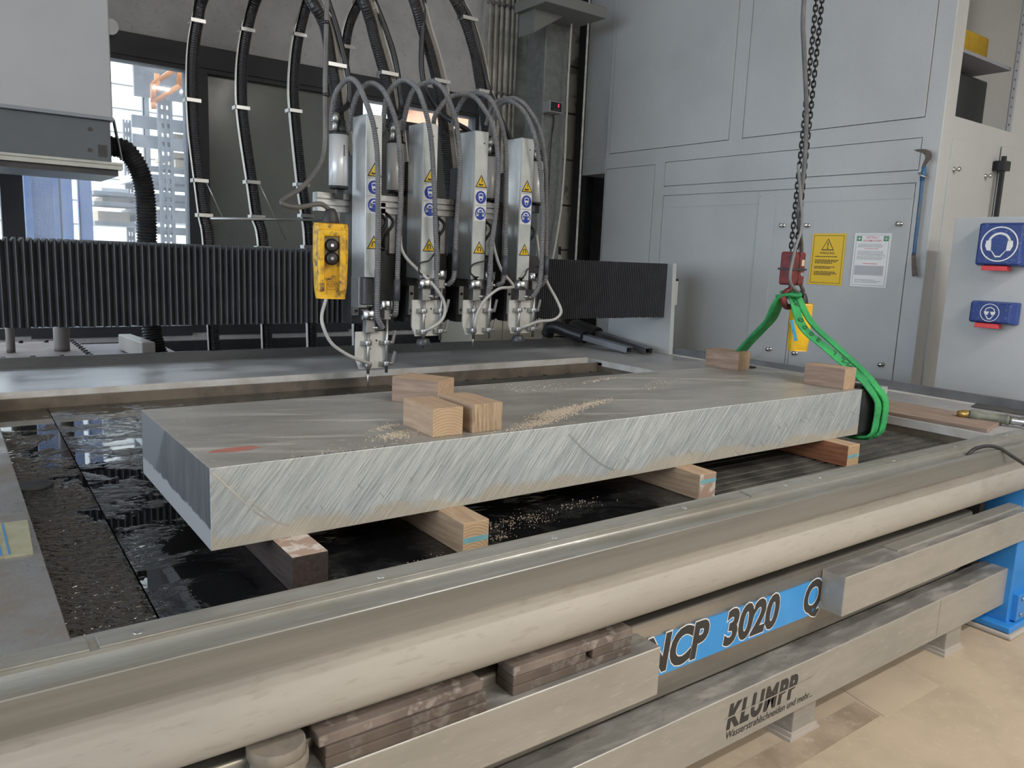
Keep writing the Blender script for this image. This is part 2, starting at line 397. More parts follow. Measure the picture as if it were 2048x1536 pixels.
# vertical conduits on the pilaster
m_pipe = M('painted_conduit', (0.50, 0.49, 0.45), 0.55, col2=(0.30, 0.29, 0.27), scale=12)
for i, uu in enumerate((977, 989, 1000, 1011, 1022, 1031)):
    x = py(uu, 120, 5.82).x; zb = 1.7 if i < 2 else 1.5
    t = thing('conduit_pipe', 'grey vertical conduit pipe on the concrete pilaster', 'pipe', (x, 5.82, zb), 'conduits on the pilaster')
    MB().cyl((x, 5.82, zb), (x, 5.82, CEIL), 0.013 if i not in (3,) else 0.018, 10).build('pipe_run', m_pipe, t)
    for zc in (2.25, 2.98, 3.7):
        q = MB(); q.box((x - 0.02, 5.80, zc - 0.012), (x + 0.02, 5.85, zc + 0.012)); q.build('pipe_clip', zinc, t)
m_bluepipe = M('blue_grey_pipe', (0.10, 0.12, 0.19), 0.4)
x = py(1073, 150, 5.9).x
t = thing('water_pipe', 'slim blue grey pipe beside the galvanised column', 'pipe', (x, 5.9, 1.2))
MB().tube(spline([(x, 5.9, 1.2), (x, 5.9, 2.6), (x + 0.02, 5.9, 3.1), (x - 0.03, 5.9, 3.7), (x - 0.04, 5.9, CEIL)]), 0.018, 10).build('pipe_run', m_bluepipe, t)
for zc in (2.5, 3.0): MB().cyl((x, 5.9, zc), (x, 5.9, zc + 0.04), 0.026, 10).build('coupling', m_bluepipe, t)
# cables down the white brick and dark post
for uu, vv, nm, lab in ((1137, 150, 'power_cable', 'pale cable hanging down the white painted blocks'), (1171, 150, 'supply_cable', 'grey cable running down beside the grey cabinet')):
    x = py(uu, vv, 5.2 if uu < 1150 else 5.1).x; yy = 5.2 if uu < 1150 else 5.1
    z1 = py(uu, 30, yy).z
    pts = [(x + 0.01, yy, z1 + 0.4), (x, yy, 3.0), (x + 0.005, yy, 2.4), (x - 0.01, yy, 2.0), (x - 0.05, yy, 1.7), (x - 0.08, yy + .02, 1.45)] if uu < 1150 else [(x, yy, z1 + 0.4), (x, yy, 3.0), (x, yy, 2.2), (x, yy, 1.2)]
    tag(MB().tube(spline(pts, 6), 0.009, 8).build(nm, hose_light if uu < 1150 else m_pipe), lab, 'cable')
b = MB(); xx = py(1160, 200, 5.75).x; b.box((xx, 5.6, 0), (xx + 0.09, 5.8, CEIL)); tag(b.build('trim_3', m_frame), 'dark steel post between white blocks and grey cabinet', None, None, 'structure')
# cable tray / beam up at the ceiling end
p0 = py(1102, 20, 4.9); 
t = thing('support_bracket', 'grey steel cantilever bracket high on the column', 'bracket', (p0.x, 5.0, p0.z))
xx1 = py(1213, 30, 4.9).x
b = MB(); b.box((p0.x - 0.05, 4.9, py(1150, 22, 4.9).z + 0.01), (xx1, 5.3, py(1150, 22, 4.9).z + 0.09)); b.build('arm', M('grey_steel_arm', (0.2, 0.2, 0.19), 0.6), t, 0.004)
b = MB(); b.prism([(p0.x, 5.1, py(1150, 22, 4.9).z + .01), (p0.x + 0.28, 5.1, py(1150, 22, 4.9).z + .01), (p0.x, 5.1, py(1150, 22, 4.9).z - 0.16)], (0, 0.2, 0)); b.build('gusset', M('grey_steel_arm', (0.2, 0.2, 0.19)), t)
# red digit display on the column
c0 = px  # noqa
dc = py(1112, 214, 5.2)
t = thing('digit_display', 'small black display box showing a red digit five', 'display', (dc.x, 5.28, dc.z - 0.05))
b = MB(); b.box((dc.x - 0.065, 5.2, dc.z - 0.045), (dc.x + 0.065, 5.30, dc.z + 0.045)); b.build('case', M('display_case_grey', (0.30, 0.29, 0.29), 0.5), t, 0.006)
b = MB(); b.box((dc.x - 0.055, 5.196, dc.z - 0.034), (dc.x + 0.055, 5.2, dc.z + 0.036)); b.build('screen', black_plastic, t)
o = Vector((dc.x + 0.014, 5.195, dc.z + 0.0))
MB().text('5', o, *FRONT, 0.034, bold=0.02).build('digit', M('red_led', (0.5, 0.01, 0.03), 0.5, emit=((1.0, 0.03, 0.08), 2.2)), t)
b = MB()
for i in range(5): b.plate(Vector((dc.x - 0.022 + i * 0.013, 5.196, dc.z - 0.022)), *FRONT, (0, 0, 0.006, 0.003), 0.001)
b.build('button_row', M('dim_button', (0.3, 0.3, 0.3)), t)
tag(MB().tube(spline([(dc.x + 0.04, 5.28, dc.z - 0.045), (dc.x + 0.05, 5.28, dc.z - 0.12), (dc.x + 0.02, 5.27, dc.z - 0.35), (dc.x + 0.02, 5.27, 1.4)], 6), 0.006, 6).build('display_cable', black_rubber), 'thin black cable running down from the digit display', 'cable')
# cream switch box group low on the brick (behind bellows end)
p0 = py(1128, 505, 5.35); p0.x -= 0.05
t = thing('socket_box', 'small wall socket box low on the column side', 'socket', (p0.x, 5.5, p0.z - 0.08))
b = MB(); b.box((p0.x - 0.05, 5.4, p0.z - 0.03), (p0.x + 0.06, 5.55, p0.z + 0.05)); b.build('box', black_plastic, t, 0.004)
MB().cyl((p0.x + 0.02, 5.38, p0.z - 0.05), (p0.x + 0.02, 5.5, p0.z - 0.03), 0.03, 12).build('plug', paint_cream, t)
# cream base cabinet seen below the bellows
p0 = py(945, 690, 5.2); p1 = py(1078, 620, 5.2)
t = thing('base_cabinet', 'cream low cabinet below the window behind the gantry', 'cabinet', ((p0.x + p1.x) / 2, 5.4, 0.0))
m_lowcab = M('cream_low_cabinet', (0.62, 0.58, 0.47), 0.6)
b = MB(); b.box((p0.x, 5.22, 0.0), (p1.x + 0.05, 5.7, p1.z)); b.build('body', m_lowcab, t, 0.006)
xm = py(1007, 650, 5.19).x
for xa_, xb_ in ((p0.x, xm - 0.004), (xm + 0.004, p1.x + 0.05)):
    b = MB(); b.box((xa_, 5.2, 0.08), (xb_, 5.222, p1.z - 0.004)); b.build('door', m_lowcab, t, 0.002)

# ------------------------------------------------------------------ ceiling lamp fixtures (they carry the light set at the top)
m_tube = M('lamp_diffuser', (0.9, 0.9, 0.9), 0.5)
for i, (lx, ly, pw, colr) in enumerate(LAMPS):
    t = thing('ceiling_lamp', 'white fluorescent batten lamp hung below the ceiling', 'lamp', (lx, ly, CEIL - 0.52), 'ceiling battens')
    b = MB(); b.box((lx - 0.8, ly - 0.06, CEIL - 0.50), (lx + 0.8, ly + 0.06, CEIL - 0.43)); b.build('housing', white_ink, t, 0.005)
    b = MB(); b.tube([(lx - 0.74, ly, CEIL - 0.52), (lx + 0.74, ly, CEIL - 0.52)], 0.018, 8); b.build('tube', m_tube, t)
    for dx in (-0.6, 0.6): MB().cyl((lx + dx, ly, CEIL - 0.43), (lx + dx, ly, CEIL + 0.02), 0.008, 6).build('hanger', dark_steel, t)

# ================================================================== OUTSIDE (through the bright window)
m_siding = M('white_siding', (0.62, 0.60, 0.55), 0.7, col2=(0.55, 0.53, 0.50), scale=1.5)
b = MB(); b.box((-14, 6.26, -0.25), (22, 22, -0.15)); struct('ground', 'pale paved yard outside the hall', b, M('yard_concrete', (0.5, 0.49, 0.46), 0.9, col2=(0.42, 0.41, 0.39), scale=1))
t = thing('neighbour_building', 'white building with wide horizontal siding boards across the yard', 'building', (0, 15.2, -0.15))
b = MB(); b.box((-12, 15.1, -0.15), (20, 15.4, 7)); b.build('wall', m_siding, t)
for i in range(18):
    b = MB(); z0 = -0.1 + i * 0.39; b.hexa([(-12, 15.02, z0), (20, 15.02, z0), (20, 15.1, z0), (-12, 15.1, z0)], [(-12, 15.075, z0 + 0.37), (20, 15.075, z0 + 0.37), (20, 15.1, z0 + 0.37), (-12, 15.1, z0 + 0.37)]); b.build('siding_board', m_siding, t)
m_brick = M('orange_brick', (0.62, 0.30, 0.17), 0.85, col2=(0.5, 0.24, 0.14), scale=5)
t = thing('orange_shed', 'low orange brick shed seen through the window behind the heads', 'building', (8.2, 11.4, -0.15))
b = MB(); b.box((6.6, 11, -0.15), (11.5, 12.5, 4.0)); b.build('wall', m_brick, t)
for i in range(12): b = MB(); b.box((6.6, 10.96, 0.1 + i * 0.32), (11.5, 11.0, 0.1 + i * 0.32 + 0.29)); b.build('course', m_brick if i > 9 else M('dark_shed_boards', (0.09, 0.085, 0.08), 0.8), t, 0.01)
b = MB(); b.box((6.5, 10.85, 4.0), (11.6, 12.6, 4.15)); b.build('roof', dark_steel, t)
# racking: two perforated uprights with beams, load of boards
m_rack = M('grey_rack_steel', (0.13, 0.135, 0.14), 0.5, 0.2, col2=(0.18, 0.185, 0.19), scale=8)
m_rackblue = M('faded_blue_rack', (0.08, 0.16, 0.38), 0.55, col2=(0.14, 0.22, 0.40), scale=6, fine=(40, (0.22, 0.23, 0.26), 0.4))
m_board = M('pale_timber_boards', (0.42, 0.33, 0.23), 0.8, col2=(0.33, 0.25, 0.17), scale=6, stretch=(0.2, 1, 1))
m_orange = M('orange_frame', (0.52, 0.18, 0.04), 0.5, col2=(0.44, 0.17, 0.06), scale=6)
YO = 8.2
rack = thing('storage_rack', 'grey perforated steel racking outside the bright window', 'rack', (py(300, 400, YO).x, YO, -0.15))
def rack_upright(u0, u1, vtop, yy, mtl, label):
    a, c = py(u0, 400, yy).x, py(u1, 400, yy).x; zt = py((u0 + u1) / 2, vtop, yy).z; w = c - a
    b = MB(); b.box((a, yy, -0.15), (a + w * 0.22, yy + 0.05, zt)); b.box((c - w * 0.22, yy, -0.15), (c, yy + 0.05, zt)); b.box((a + w * .42, yy, -0.15), (a + w * .58, yy + 0.05, zt)); t = b.build('upright', mtl, rack)
    z = -0.1
    while z < zt - 0.03:
        b = MB(); b.box((a + w * 0.22, yy + 0.004, z), (c - w * 0.22, yy + 0.046, z + 0.045)); b.build('rung', mtl, t); z += 0.085
    return a, c, zt
rack_upright(321, 350, 197, YO, m_rack, 'perforated grey rack upright outside the bright window')
rack_upright(252, 268, 240, YO + 0.6, m_rack, 'slimmer perforated rack upright beside the white siding')
for nm, u0, u1, vt, yy, mt, lab in (('blue_post', 158, 185, 335, 7.4, m_rackblue, 'plain blue rack post outside the window'), ('rusty_post', 120, 146, 335, 7.3, m_rackblue, 'blue and rusty rack post beside the mesh panel'),
                                    ('steel_post', 293, 305, 118, YO + 1.0, m_rack, 'tall slim grey post behind the rack uprights')):
    a, c = py(u0, 420, yy).x, py(u1, 420, yy).x; t = thing(nm, lab, 'post', ((a + c) / 2, yy, -0.15))
    b = MB(); b.box((a, yy, -0.15), (c, yy + 0.012, 3.4 if vt > 200 else py(299, vt, yy).z)); b.box((a, yy, -0.15), (a + 0.012, yy + 0.08, 3.3 if vt > 200 else py(299, vt, yy).z)); b.build('web', mt, t)
    b = MB(); b.box((a - 0.04, yy - 0.04, -0.15), (c + 0.04, yy + 0.12, -0.13)); b.build('foot_plate', mt, t)
a, c = py(50, 420, 7.35).x, py(120, 420, 7.35).x
t = thing('mesh_panel', 'blue mesh panel fixed to the racking outside', 'panel', ((a + c) / 2, 7.35, -0.15))
b = MB(); b.frame(Vector((a, 7.35, -0.15)), *FRONT, (0, 0, c - a, 3.0), 0.05, 0.03); b.build('frame', m_rackblue, t)
b = MB()
for i in range(1, 22): b.box((a + (c - a) * i / 22 - 0.003, 7.34, -0.1), (a + (c - a) * i / 22 + 0.003, 7.346, 2.8))
for i in range(1, 150): b.box((a, 7.346, -0.1 + i * 0.0195), (c, 7.35, -0.1 + i * 0.0195 + 0.005))
tag(b.build('wire_mesh', m_rackblue, t), kind='stuff')
b = MB(); b.box((a, 7.40, -0.1), (c, 7.41, 2.85)); b.build('backing', M('pale_blue_sheet', (0.25, 0.31, 0.42), 0.7), t)
# rack beams and boards
xl, xr = py(268, 300, YO).x, py(395, 300, YO).x
for i, (v0, v1, mt, nm) in enumerate(((238, 262, m_rack, 0), (276, 300, m_rack, 0), (335, 346, m_rack, 0), (372, 382, m_rack, 0), (405, 415, m_rack, 0), (455, 470, m_rack, 0), (392, 400, m_rack, 1), (412, 420, m_rack, 1), (450, 458, m_rack, 1))):
    z0, z1 = py(350, v1, YO).z, py(350, v0, YO).z
    b = MB(); b.box((xl if not nm else py(185, 300, YO).x, YO + 0.045, z0), (xr + 0.8 if not nm else xl + 0.05, YO + (0.1 if not nm else 0.5), z1)); b.build('rack_beam', mt, rack, 0.003)
for i, (v0, v1, uu0, uu1) in enumerate(((264, 276, 346, 395), (302, 312, 346, 395), (316, 332, 350, 395), (350, 366, 268, 395), (388, 402, 268, 395), (420, 446, 268, 395), (384, 392, 200, 255), (402, 412, 200, 255), (430, 450, 190, 255))):
    z0, z1 = py(350, v1, YO).z, py(350, v0, YO).z; x0, x1 = py(uu0, 300, YO + .12).x, py(uu1, 300, YO + .12).x
    b = MB(); b.box((x0, YO + 0.12, z0), (x1 + (0.7 if uu1 > 300 else 0), YO + 0.9, z1)); tag(b.build('timber_board', m_board if i < 3 or i > 6 else M('white_boards', (0.42, 0.415, 0.41), 0.8), None, 0.006), ('brown timber board stored on the racking outside' if i < 3 or i > 6 else 'grey white board stored on the racking outside'), 'board', 'boards on the racking')
p0, p1, p2, p3 = py(306, 168, YO - .1), py(358, 133, YO - .1), py(358, 172, YO - .1), py(306, 205, YO - .1)
b = MB()
for q, r_ in ((p0, p1), (p1, p2), (p2, p3), (p3, p0), ((p0 + p1) / 2 - Vector((.08, 0, 0)), (p2 + p3) / 2 - Vector((.08, 0, 0)))): b.tube([q, r_], 0.028, 4)
b.tube([p3, py(308, 218, YO - .1)], 0.028, 4)
b.build('orange_guard', m_orange, rack)
b = MB(); b.box((xl + 0.05, YO + 0.15, py(340, 195, YO).z), (xr + 0.7, YO + 0.2, py(340, 128, YO).z)); tag(b.build('corrugated_sheet', m_rack, None), 'grey sheet standing on the top of the racking', 'sheet')

# ================================================================== WATERJET CUTTING TABLE
IX0, IX1, IY0, IY1 = 0.137, 3.444, 1.37, 3.64      # inner opening
GZ = 0.885                                         # grate / water level
XL0 = -1.6                                         # table goes on to the left, out of the frame
XLIP, YLIP = 4.19, 4.43
m_rimtop = M('dirty_rim_steel', (0.34, 0.335, 0.31), 0.36, 0.5, col2=(0.25, 0.235, 0.20), scale=5, stretch=(0.5, 2, 1), rough2=0.6, fine=(26, (0.27, 0.24, 0.18), 0.45), bmp=0.12)
m_rimface = M('clean_brushed_flange', (0.27, 0.275, 0.265), 0.32, 0.6, col2=(0.21, 0.215, 0.205), scale=6, stretch=(0.15, 1, 5), rough2=0.38, bmp=0.03, bscale=200)
m_body = M('tank_body_steel', (0.54, 0.525, 0.49), 0.50, 0.2, col2=(0.445, 0.43, 0.40), scale=2.6, stretch=(0.5, 1, 2), rough2=0.58, fine=(34, (0.32, 0.28, 0.22), 0.3))
m_beam = M('dusty_beam_steel', (0.48, 0.465, 0.43), 0.46, 0.6, col2=(0.385, 0.37, 0.34), scale=4, stretch=(0.4, 1, 1.5), rough2=0.6, fine=(40, (0.62, 0.6, 0.56), 0.3))
m_shelf = M('dusty_grey_shelf_plate', (0.35, 0.35, 0.355), 0.30, 0.25, col2=(0.455, 0.45, 0.445), scale=3.0, stretch=(0.7, 1.5, 1), rough2=0.6, fine=(22, (0.55, 0.54, 0.53), 0.35))
m_shelfedge = M('pale_plastic_edge', (0.60, 0.59, 0.57), 0.5, col2=(0.48, 0.45, 0.40), scale=9)
m_leftplate = M('stained_side_plate', (0.34, 0.34, 0.345), 0.26, 0.6, col2=(0.27, 0.235, 0.19), scale=3.5, rough2=0.55, fine=(18, (0.30, 0.23, 0.16), 0.5), bmp=0.1)
m_inner = M('brown_tank_wall', (0.20, 0.165, 0.125), 0.4, 0.2, col2=(0.12, 0.10, 0.08), scale=8)
m_lip = M('grey_lip_steel', (0.138, 0.138, 0.142), 0.42, 0.5, col2=(0.195, 0.195, 0.20), scale=5, stretch=(0.4, 1, 1))

table = thing('waterjet_cutting_table', 'long stainless waterjet cutting table with open tank and blue maker plate', 'machine', (1.8, 2.8, 0.0))
# front rim: extruded profile (y, z)
prof = [(1.345, 0.90), (1.37, 0.90), (1.37, 0.948), (1.343, 0.950), (1.342, 0.953), (1.296, 0.953), (1.295, 0.947), (1.285, 0.941), (1.268, 0.938), (1.25, 0.941), (1.238, 0.949), (1.226, 0.953), (1.2117, 0.9528), (1.21, 0.951), (1.21, 0.893), (1.213, 0.893), (1.213, 0.93), (1.345, 0.93)]
def xsweep(mb, prof, x0, x1, mats=None, smooth_rng=()):
    n = len(prof); a = mb.add([(x0, y, z) for y, z in prof]); c = mb.add([(x1, y, z) for y, z in prof])
    for i in range(n):
        j = (i + 1) % n
        if mats: mb.mat(mats(i))
        mb.smooth = i in smooth_rng
        mb.face((a + j, a + i, c + i, c + j))
    mb.smooth = False
    mb.face(tuple(a + i for i in range(n))); mb.face(tuple(c + i for i in reversed(range(n))))
b = MB(); xsweep(b, prof, XL0, 4.6, lambda i: m_rimface if i in (12, 13, 14) else m_rimtop, range(6, 11)); b.build('front_rim', None, table)
# screwed strip on top of the rim: long plate and the short left one with a gap between
def ystrip(x0, x1):
    b = MB(); b.box((x0, 1.297, 0.951), (x1, 1.343, 0.957)); return b.build('rim_strip', m_rimtop, table, 0.0015)
g0 = pz(176, 1290, .955).x; g1 = pz(197, 1290, .955).x
for s_, (x0, x1) in enumerate(((XL0, g0), (g1, 2.1), (2.102, 4.5))):
    st = ystrip(x0, x1); xx = x0 + 0.06
    while xx < x1 - 0.02:
        q = MB(); bolt_head(q, (xx, 1.318, 0.956), ZA, 0.0085, 0.0022, 12); q.build('screw', zinc, st); xx += 0.44
# front body panel: slightly bulged with a rolled lower edge
pb = [(1.292, 0.93), (1.284, 0.88), (1.276, 0.84), (1.274, 0.79), (1.280, 0.745), (1.298, 0.708), (1.328, 0.682), (1.37, 0.667), (1.42, 0.667), (1.42, 0.69), (1.33, 0.74), (1.31, 0.93)]
b = MB(); xsweep(b, pb, XL0, 4.25, None, range(0, 8)); b.build('front_panel', m_body, table)
# upper beams left / right, name plate between
m_beamtop = M('scuffed_beam_top', (0.30, 0.295, 0.28), 0.45, 0.5, col2=(0.45, 0.435, 0.41), scale=11, stretch=(0.6, 2, 1), lo=0.38, hi=0.70, rough2=0.65, fine=(36, (0.22, 0.215, 0.2), 0.5))
def xbeam(name, x0, x1, y0, y1, z0, z1, mt, bev=0.004):
    b = MB(); n = b.add([(x0, y0, z0), (x1, y0, z0), (x1, y1, z0), (x0, y1, z0), (x0, y0, z1), (x1, y0, z1), (x1, y1, z1), (x0, y1, z1)])
    b.mat(mt)
    for f in ((3, 2, 1, 0), (0, 1, 5, 4), (1, 2, 6, 5), (2, 3, 7, 6), (3, 0, 4, 7)): b.face(f)
    b.mat(m_beamtop); b.face((4, 5, 6, 7)); return b.build(name, None, table, bev, 3)
xbeam('upper_beam', XL0, 1.482, 1.30, 1.388, 0.453, 0.592, m_beam)
ub = xbeam('upper_beam', 2.356, 4.9, 1.30, 1.388, 0.453, 0.592, m_beam)
b = MB(); b.box((2.75, 1.335, 0.592), (4.2, 1.388, 0.599)); b.build('cover_strip', m_beam, ub, 0.001)
# shiny rolled panel behind the plate
pp = [(1.52, 0.617), (1.396, 0.617), (1.390, 0.614), (1.387, 0.607), (1.387, 0.44), (1.392, 0.40), (1.406, 0.362), (1.430, 0.33), (1.462, 0.308), (1.50, 0.301), (1.52, 0.301)]
b = MB(); xsweep(b, pp, XL0, 3.45, None, range(0, 9)); b.build('lower_panel', M('smooth_lower_panel', (0.48, 0.46, 0.42), 0.3, 0.85, col2=(0.38, 0.36, 0.32), scale=4, rough2=0.45), table)
# name plate
m_plate = M('blue_name_plate', (0.035, 0.27, 0.66), 0.35, col2=(0.05, 0.31, 0.70), scale=6)
YN = 1.384
b = MB(); b.box((1.30, YN, py(1322, 1350, YN).z), (2.36, YN + 0.004, py(1640, 1157, YN).z)); npl = b.build('name_plate', m_plate, table)
_o = py(1322, 1338, 1.402)
for mt_, bold, dep, nm in ((white_ink, 0.066, 0.001, 'lettering_outline'), (black_ink, 0.042, 0.0018, 'lettering')):
    for txt, u0, v0, u1 in (('NCP', 1283, 1345, 1425), ('3020', 1443, 1297, 1582), ('Q', 1602, 1228, 1640)):
        p0 = py(u0, v0, YN); p1 = py(u1, v0 - 60, YN)
        p0.z = py(1322, 1350, YN).z + 0.017; wd = p1.x - p0.x
        nchar = {'NCP': 2.28, '3020': 2.62, 'Q': 0.74}[txt]
        h = 0.150
        MB().text(txt, p0, *FRONT, h, dep, 0.16, bold, 'LEFT', wd / (nchar * h)).build(nm, mt_, npl)
# lower beam with maker lettering and feet
lb = xbeam('lower_beam', XL0, 3.81, 1.35, 1.46, 0.13, 0.302, m_beam)
b = MB(); b.box((3.18, 1.3492, 0.135), (3.183, 1.3505, 0.298)); b.build('weld_seam', zinc, lb)
for xx in (0.3, 2.32, 3.40):
    b = MB(); b.box((xx - 0.06, 1.375, 0.025), (xx + 0.07, 1.455, 0.135)); ft = b.build('foot', m_beam, lb, 0.003)
    b = MB(); b.box((xx - 0.08, 1.365, 0.0), (xx + 0.09, 1.47, 0.012)); b.box((xx - 0.07, 1.370, 0.012), (xx + 0.08, 1.465, 0.026)); b.build('foot_plate', M('grey_foot_plate', (0.42, 0.38, 0.34), 0.6), ft)
b = MB()
_p0 = py(1452, 1455, 1.3495); _p1 = py(1606, 1375, 1.3495)
wd = _p1.x - _p0.x
b.text('KLUMPP', Vector((_p0.x, 1.3495, 0.194)), *FRONT, 0.108, 0.0006, 0.18, 0.05, 'LEFT', wd / (4.75 * 0.108), 1.22)
mk = b.build('maker_lettering', black_ink, lb)
b = MB(); b.box((_p0.x - 0.01, 1.3482, 0.228), (_p1.x + 0.05, 1.3486, 0.2325)); b.build('lettering_split', m_beam, mk)
_p0 = py(1450, 1475, 1.3495); _p1 = py(1640, 1378, 1.3495)
MB().text('Wasserstrahlschneiden und mehr...', Vector((_p0.x, 1.3495, 0.158)), *FRONT, 0.036, 0.0006, 0.22, 0.003, 'LEFT', (_p1.x - _p0.x) / (15.6 * 0.036)).build('maker_slogan', black_ink, lb)
# blue stand leg at the right with foot plate, side bracket
LGX, LGY = 3.80, 1.325
leg = MB(); leg.box((LGX, LGY, 0.05), (LGX + 0.35, px(1951, 1138, LGX).y, 0.667)); leg = leg.build('stand_leg', blue_paint, table, 0.005)
b = MB(); b.box((LGX - 0.05, LGY - 0.035, 0.024), (LGX + 0.42, px(1951, 1138, LGX).y + 0.06, 0.052)); b.build('foot_flange', blue_paint, leg, 0.006)
b = MB(); b.box((LGX - 0.065, LGY - 0.05, 0.0), (LGX + 0.45, px(1951, 1138, LGX).y + 0.09, 0.022)); b.build('foot_pad', M('grey_foot_plate', (0.42, 0.38, 0.34)), leg, 0.008)
b = MB(); b.box((LGX + 0.03, LGY - 0.025, 0.06), (LGX + 0.40, LGY + 0.005, 0.185)); br_ = b.build('bracket', blue_paint, leg, 0.003)
for xx, zz in ((0.07, 0.085), (0.07, 0.16), (0.22, 0.085), (0.22, 0.16)):
    q = MB(); bolt_head(q, (LGX + xx, LGY - 0.025, zz), -YA, 0.010, 0.006, 8); q.build('bolt', zinc, br_)
b = MB(); b.hexa([(3.95, 1.3, 0.635), (4.3, 1.3, 0.635), (4.3, 1.45, 0.635), (3.95, 1.45, 0.635)], [(4.02, 1.3, 0.72), (4.3, 1.3, 0.72), (4.3, 1.45, 0.72), (4.02, 1.45, 0.72)]); b.build('gusset', blue_paint, leg)
# tank walls below the rim and floor pan
b = MB(); b.box((IX0 - 0.02, IY0 - 0.02, 0.70), (IX0, IY1 + 0.12, 0.935)); b.box((IX1, IY0 - 0.02, 0.70), (IX1 + 0.02, IY1 + 0.12, 0.935))
b.box((IX0, IY0 - 0.02, 0.70), (IX1, IY0, 0.93)); b.box((IX0, IY1 + 0.1, 0.70), (IX1, IY1 + 0.12, 0.93)); b.box((IX0, IY0, 0.70), (IX1, IY1 + 0.1, 0.72))
b.build('tank_wall', m_inner, table)
# left side plate, right shelf, back shelf (slightly skewed)
b = MB(); b.box((XL0, 1.345, 0.925), (IX0, YLIP, 0.95)); b.build('side_plate', m_leftplate, table, 0.002)
b = MB(); b.box((IX1, 1.343, 0.915), (XLIP, YLIP, 0.952)); sh = b.mat(m_shelf).build('side_shelf', m_shelf, table, 0.002)
b = MB(); b.box((IX1 - 0.004, 1.372, 0.915), (IX1 + 0.0, IY1 + 0.06, 0.95)); b.build('shelf_edge', m_shelfedge, sh)
yl, yr = pz(14, 785, .957).y, pz(1195, 713, .957).y
xl_, xr_ = 0.155, IX1
b = MB(); b.hexa([(xl_, yl, 0.918), (xr_, yr, 0.918), (xr_, YLIP, 0.918), (xl_, YLIP, 0.918)], [(xl_, yl, 0.957), (xr_, yr, 0.957), (xr_, YLIP, 0.957), (xl_, YLIP, 0.957)])
bs = b.build('back_shelf', m_shelf, table, 0.002)
b = MB(); b.hexa([(xl_, yl - 0.003, 0.918), (xr_, yr - 0.003, 0.918), (xr_, yr + 0.001, 0.918), (xl_, yl + 0.001, 0.918)], [(xl_, yl - 0.003, 0.9555), (xr_, yr - 0.003, 0.9555), (xr_, yr + 0.001, 0.9555), (xl_, yl + 0.001, 0.9555)]); b.build('shelf_edge', m_shelfedge, bs)
b = MB(); b.box((XL0, yl - 0.02, 0.918), (xl_ - 0.003, YLIP, 0.956)); b.build('back_shelf', m_shelf, table, 0.002)
# lips round the back and right
b = MB(); b.box((XL0, YLIP, 0.90), (XLIP + 0.02, YLIP + 0.015, 1.012)); b.build('rear_lip', m_lip, table, 0.003)
b = MB(); b.box((XLIP, 1.22, 0.90), (XLIP + 0.015, YLIP, 1.004)); b.build('side_lip', m_lip, table, 0.003)
b = MB(); b.box((XLIP - 0.035, 1.345, 0.952), (XLIP, YLIP, 0.957)); b.build('lip_flange', m_shelfedge, table, 0.001)
# rear and side skirts so the table stands on the floor
b = MB(); b.box((XL0, 4.1, 0.0), (4.1, 4.16, 0.915)); b.box((4.05, 1.6, 0.0), (4.12, 4.1, 0.915)); b.build('rear_skirt', m_lip, table)
# grate: bars along x at the right half, cross bars, plates elsewhere
m_bar = M('silted_grate_bar', (0.055, 0.055, 0.05), 0.45, 0.3, col2=(0.12, 0.115, 0.10), scale=9, rough2=0.6, bmp=0.3)
gx0, gx1 = 1.92, IX1
_bar = None
yy = IY0 + 0.02; k = 0
while yy < IY1 + 0.05:
    b = MB(); b.box((gx0, yy, GZ - 0.022), (gx1, yy + 0.036, GZ))
    b.build('grate_bar', m_bar, table, 0.003); yy += 0.048
xx = gx0 + 0.12
while xx < gx1:
    b = MB(); b.box((xx, IY0, GZ - 0.035), (xx + 0.012, IY1 + 0.1, GZ - 0.004)); b.build('cross_bar', m_bar, table); xx += 0.19
# silty sludge plates and water film
def water_mat(name, grit):
    m, t, p = nt_new(name)
    o = coords(t); v = coords(t, (1, 1.3, 1), (0, 0, 20)); sx, sy, sz_ = sepxyz(t, o)
    n1 = t.nodes.new('ShaderNodeTexNoise'); n1.inputs['Scale'].default_value = 4.0; n1.inputs['Detail'].default_value = 6; n1.inputs['Roughness'].default_value = 0.68; n1.inputs['Distortion'].default_value = 0.6
    lk(t, v, n1.inputs['Vector'])
    lumps = noise(t, v, 42 if grit else 26, 2.5, 0.5, 0.34, 0.68, 0.5)
    if grit:   # settled abrasive lies along the near left corner, thinning out to open water
        fld = math_n(t, 'ADD', math_n(t, 'MULTIPLY', n1.outputs['Fac'], 0.9), math_n(t, 'ADD', math_n(t, 'MULTIPLY', sx, -1.0), math_n(t, 'MULTIPLY', sy, -0.16)))
        mask = maprange(t, fld, 0.36, 0.52)
        mask = math_n(t, 'MAXIMUM', mask, math_n(t, 'MULTIPLY', maprange(t, n1.outputs['Fac'], 0.54, 0.60), 0.7))
    else:
        mask = math_n(t, 'MULTIPLY', maprange(t, n1.outputs['Fac'], 0.46, 0.62), 0.8)
    c = mixc(t, mask, (0.006, 0.0065, 0.008), (0.024, 0.022, 0.018) if grit else (0.026, 0.028, 0.030))
    lk(t, c, p.inputs['Base Color'])
    lk(t, maprange(t, mask, 0, 1, 0.015, 0.07 if grit else 0.34), p.inputs['Roughness'])
    p.inputs['IOR'].default_value = 1.5; p.inputs['Specular IOR Level'].default_value = 0.75
    bump(t, p, math_n(t, 'MULTIPLY', mask, lumps), 0.75 if grit else 0.25, 0.016)
    return m
ws = 1.06   # seam between the two floor plates
s0, s1 = pz(278, 1140, GZ).x, pz(312, 1235, GZ).x
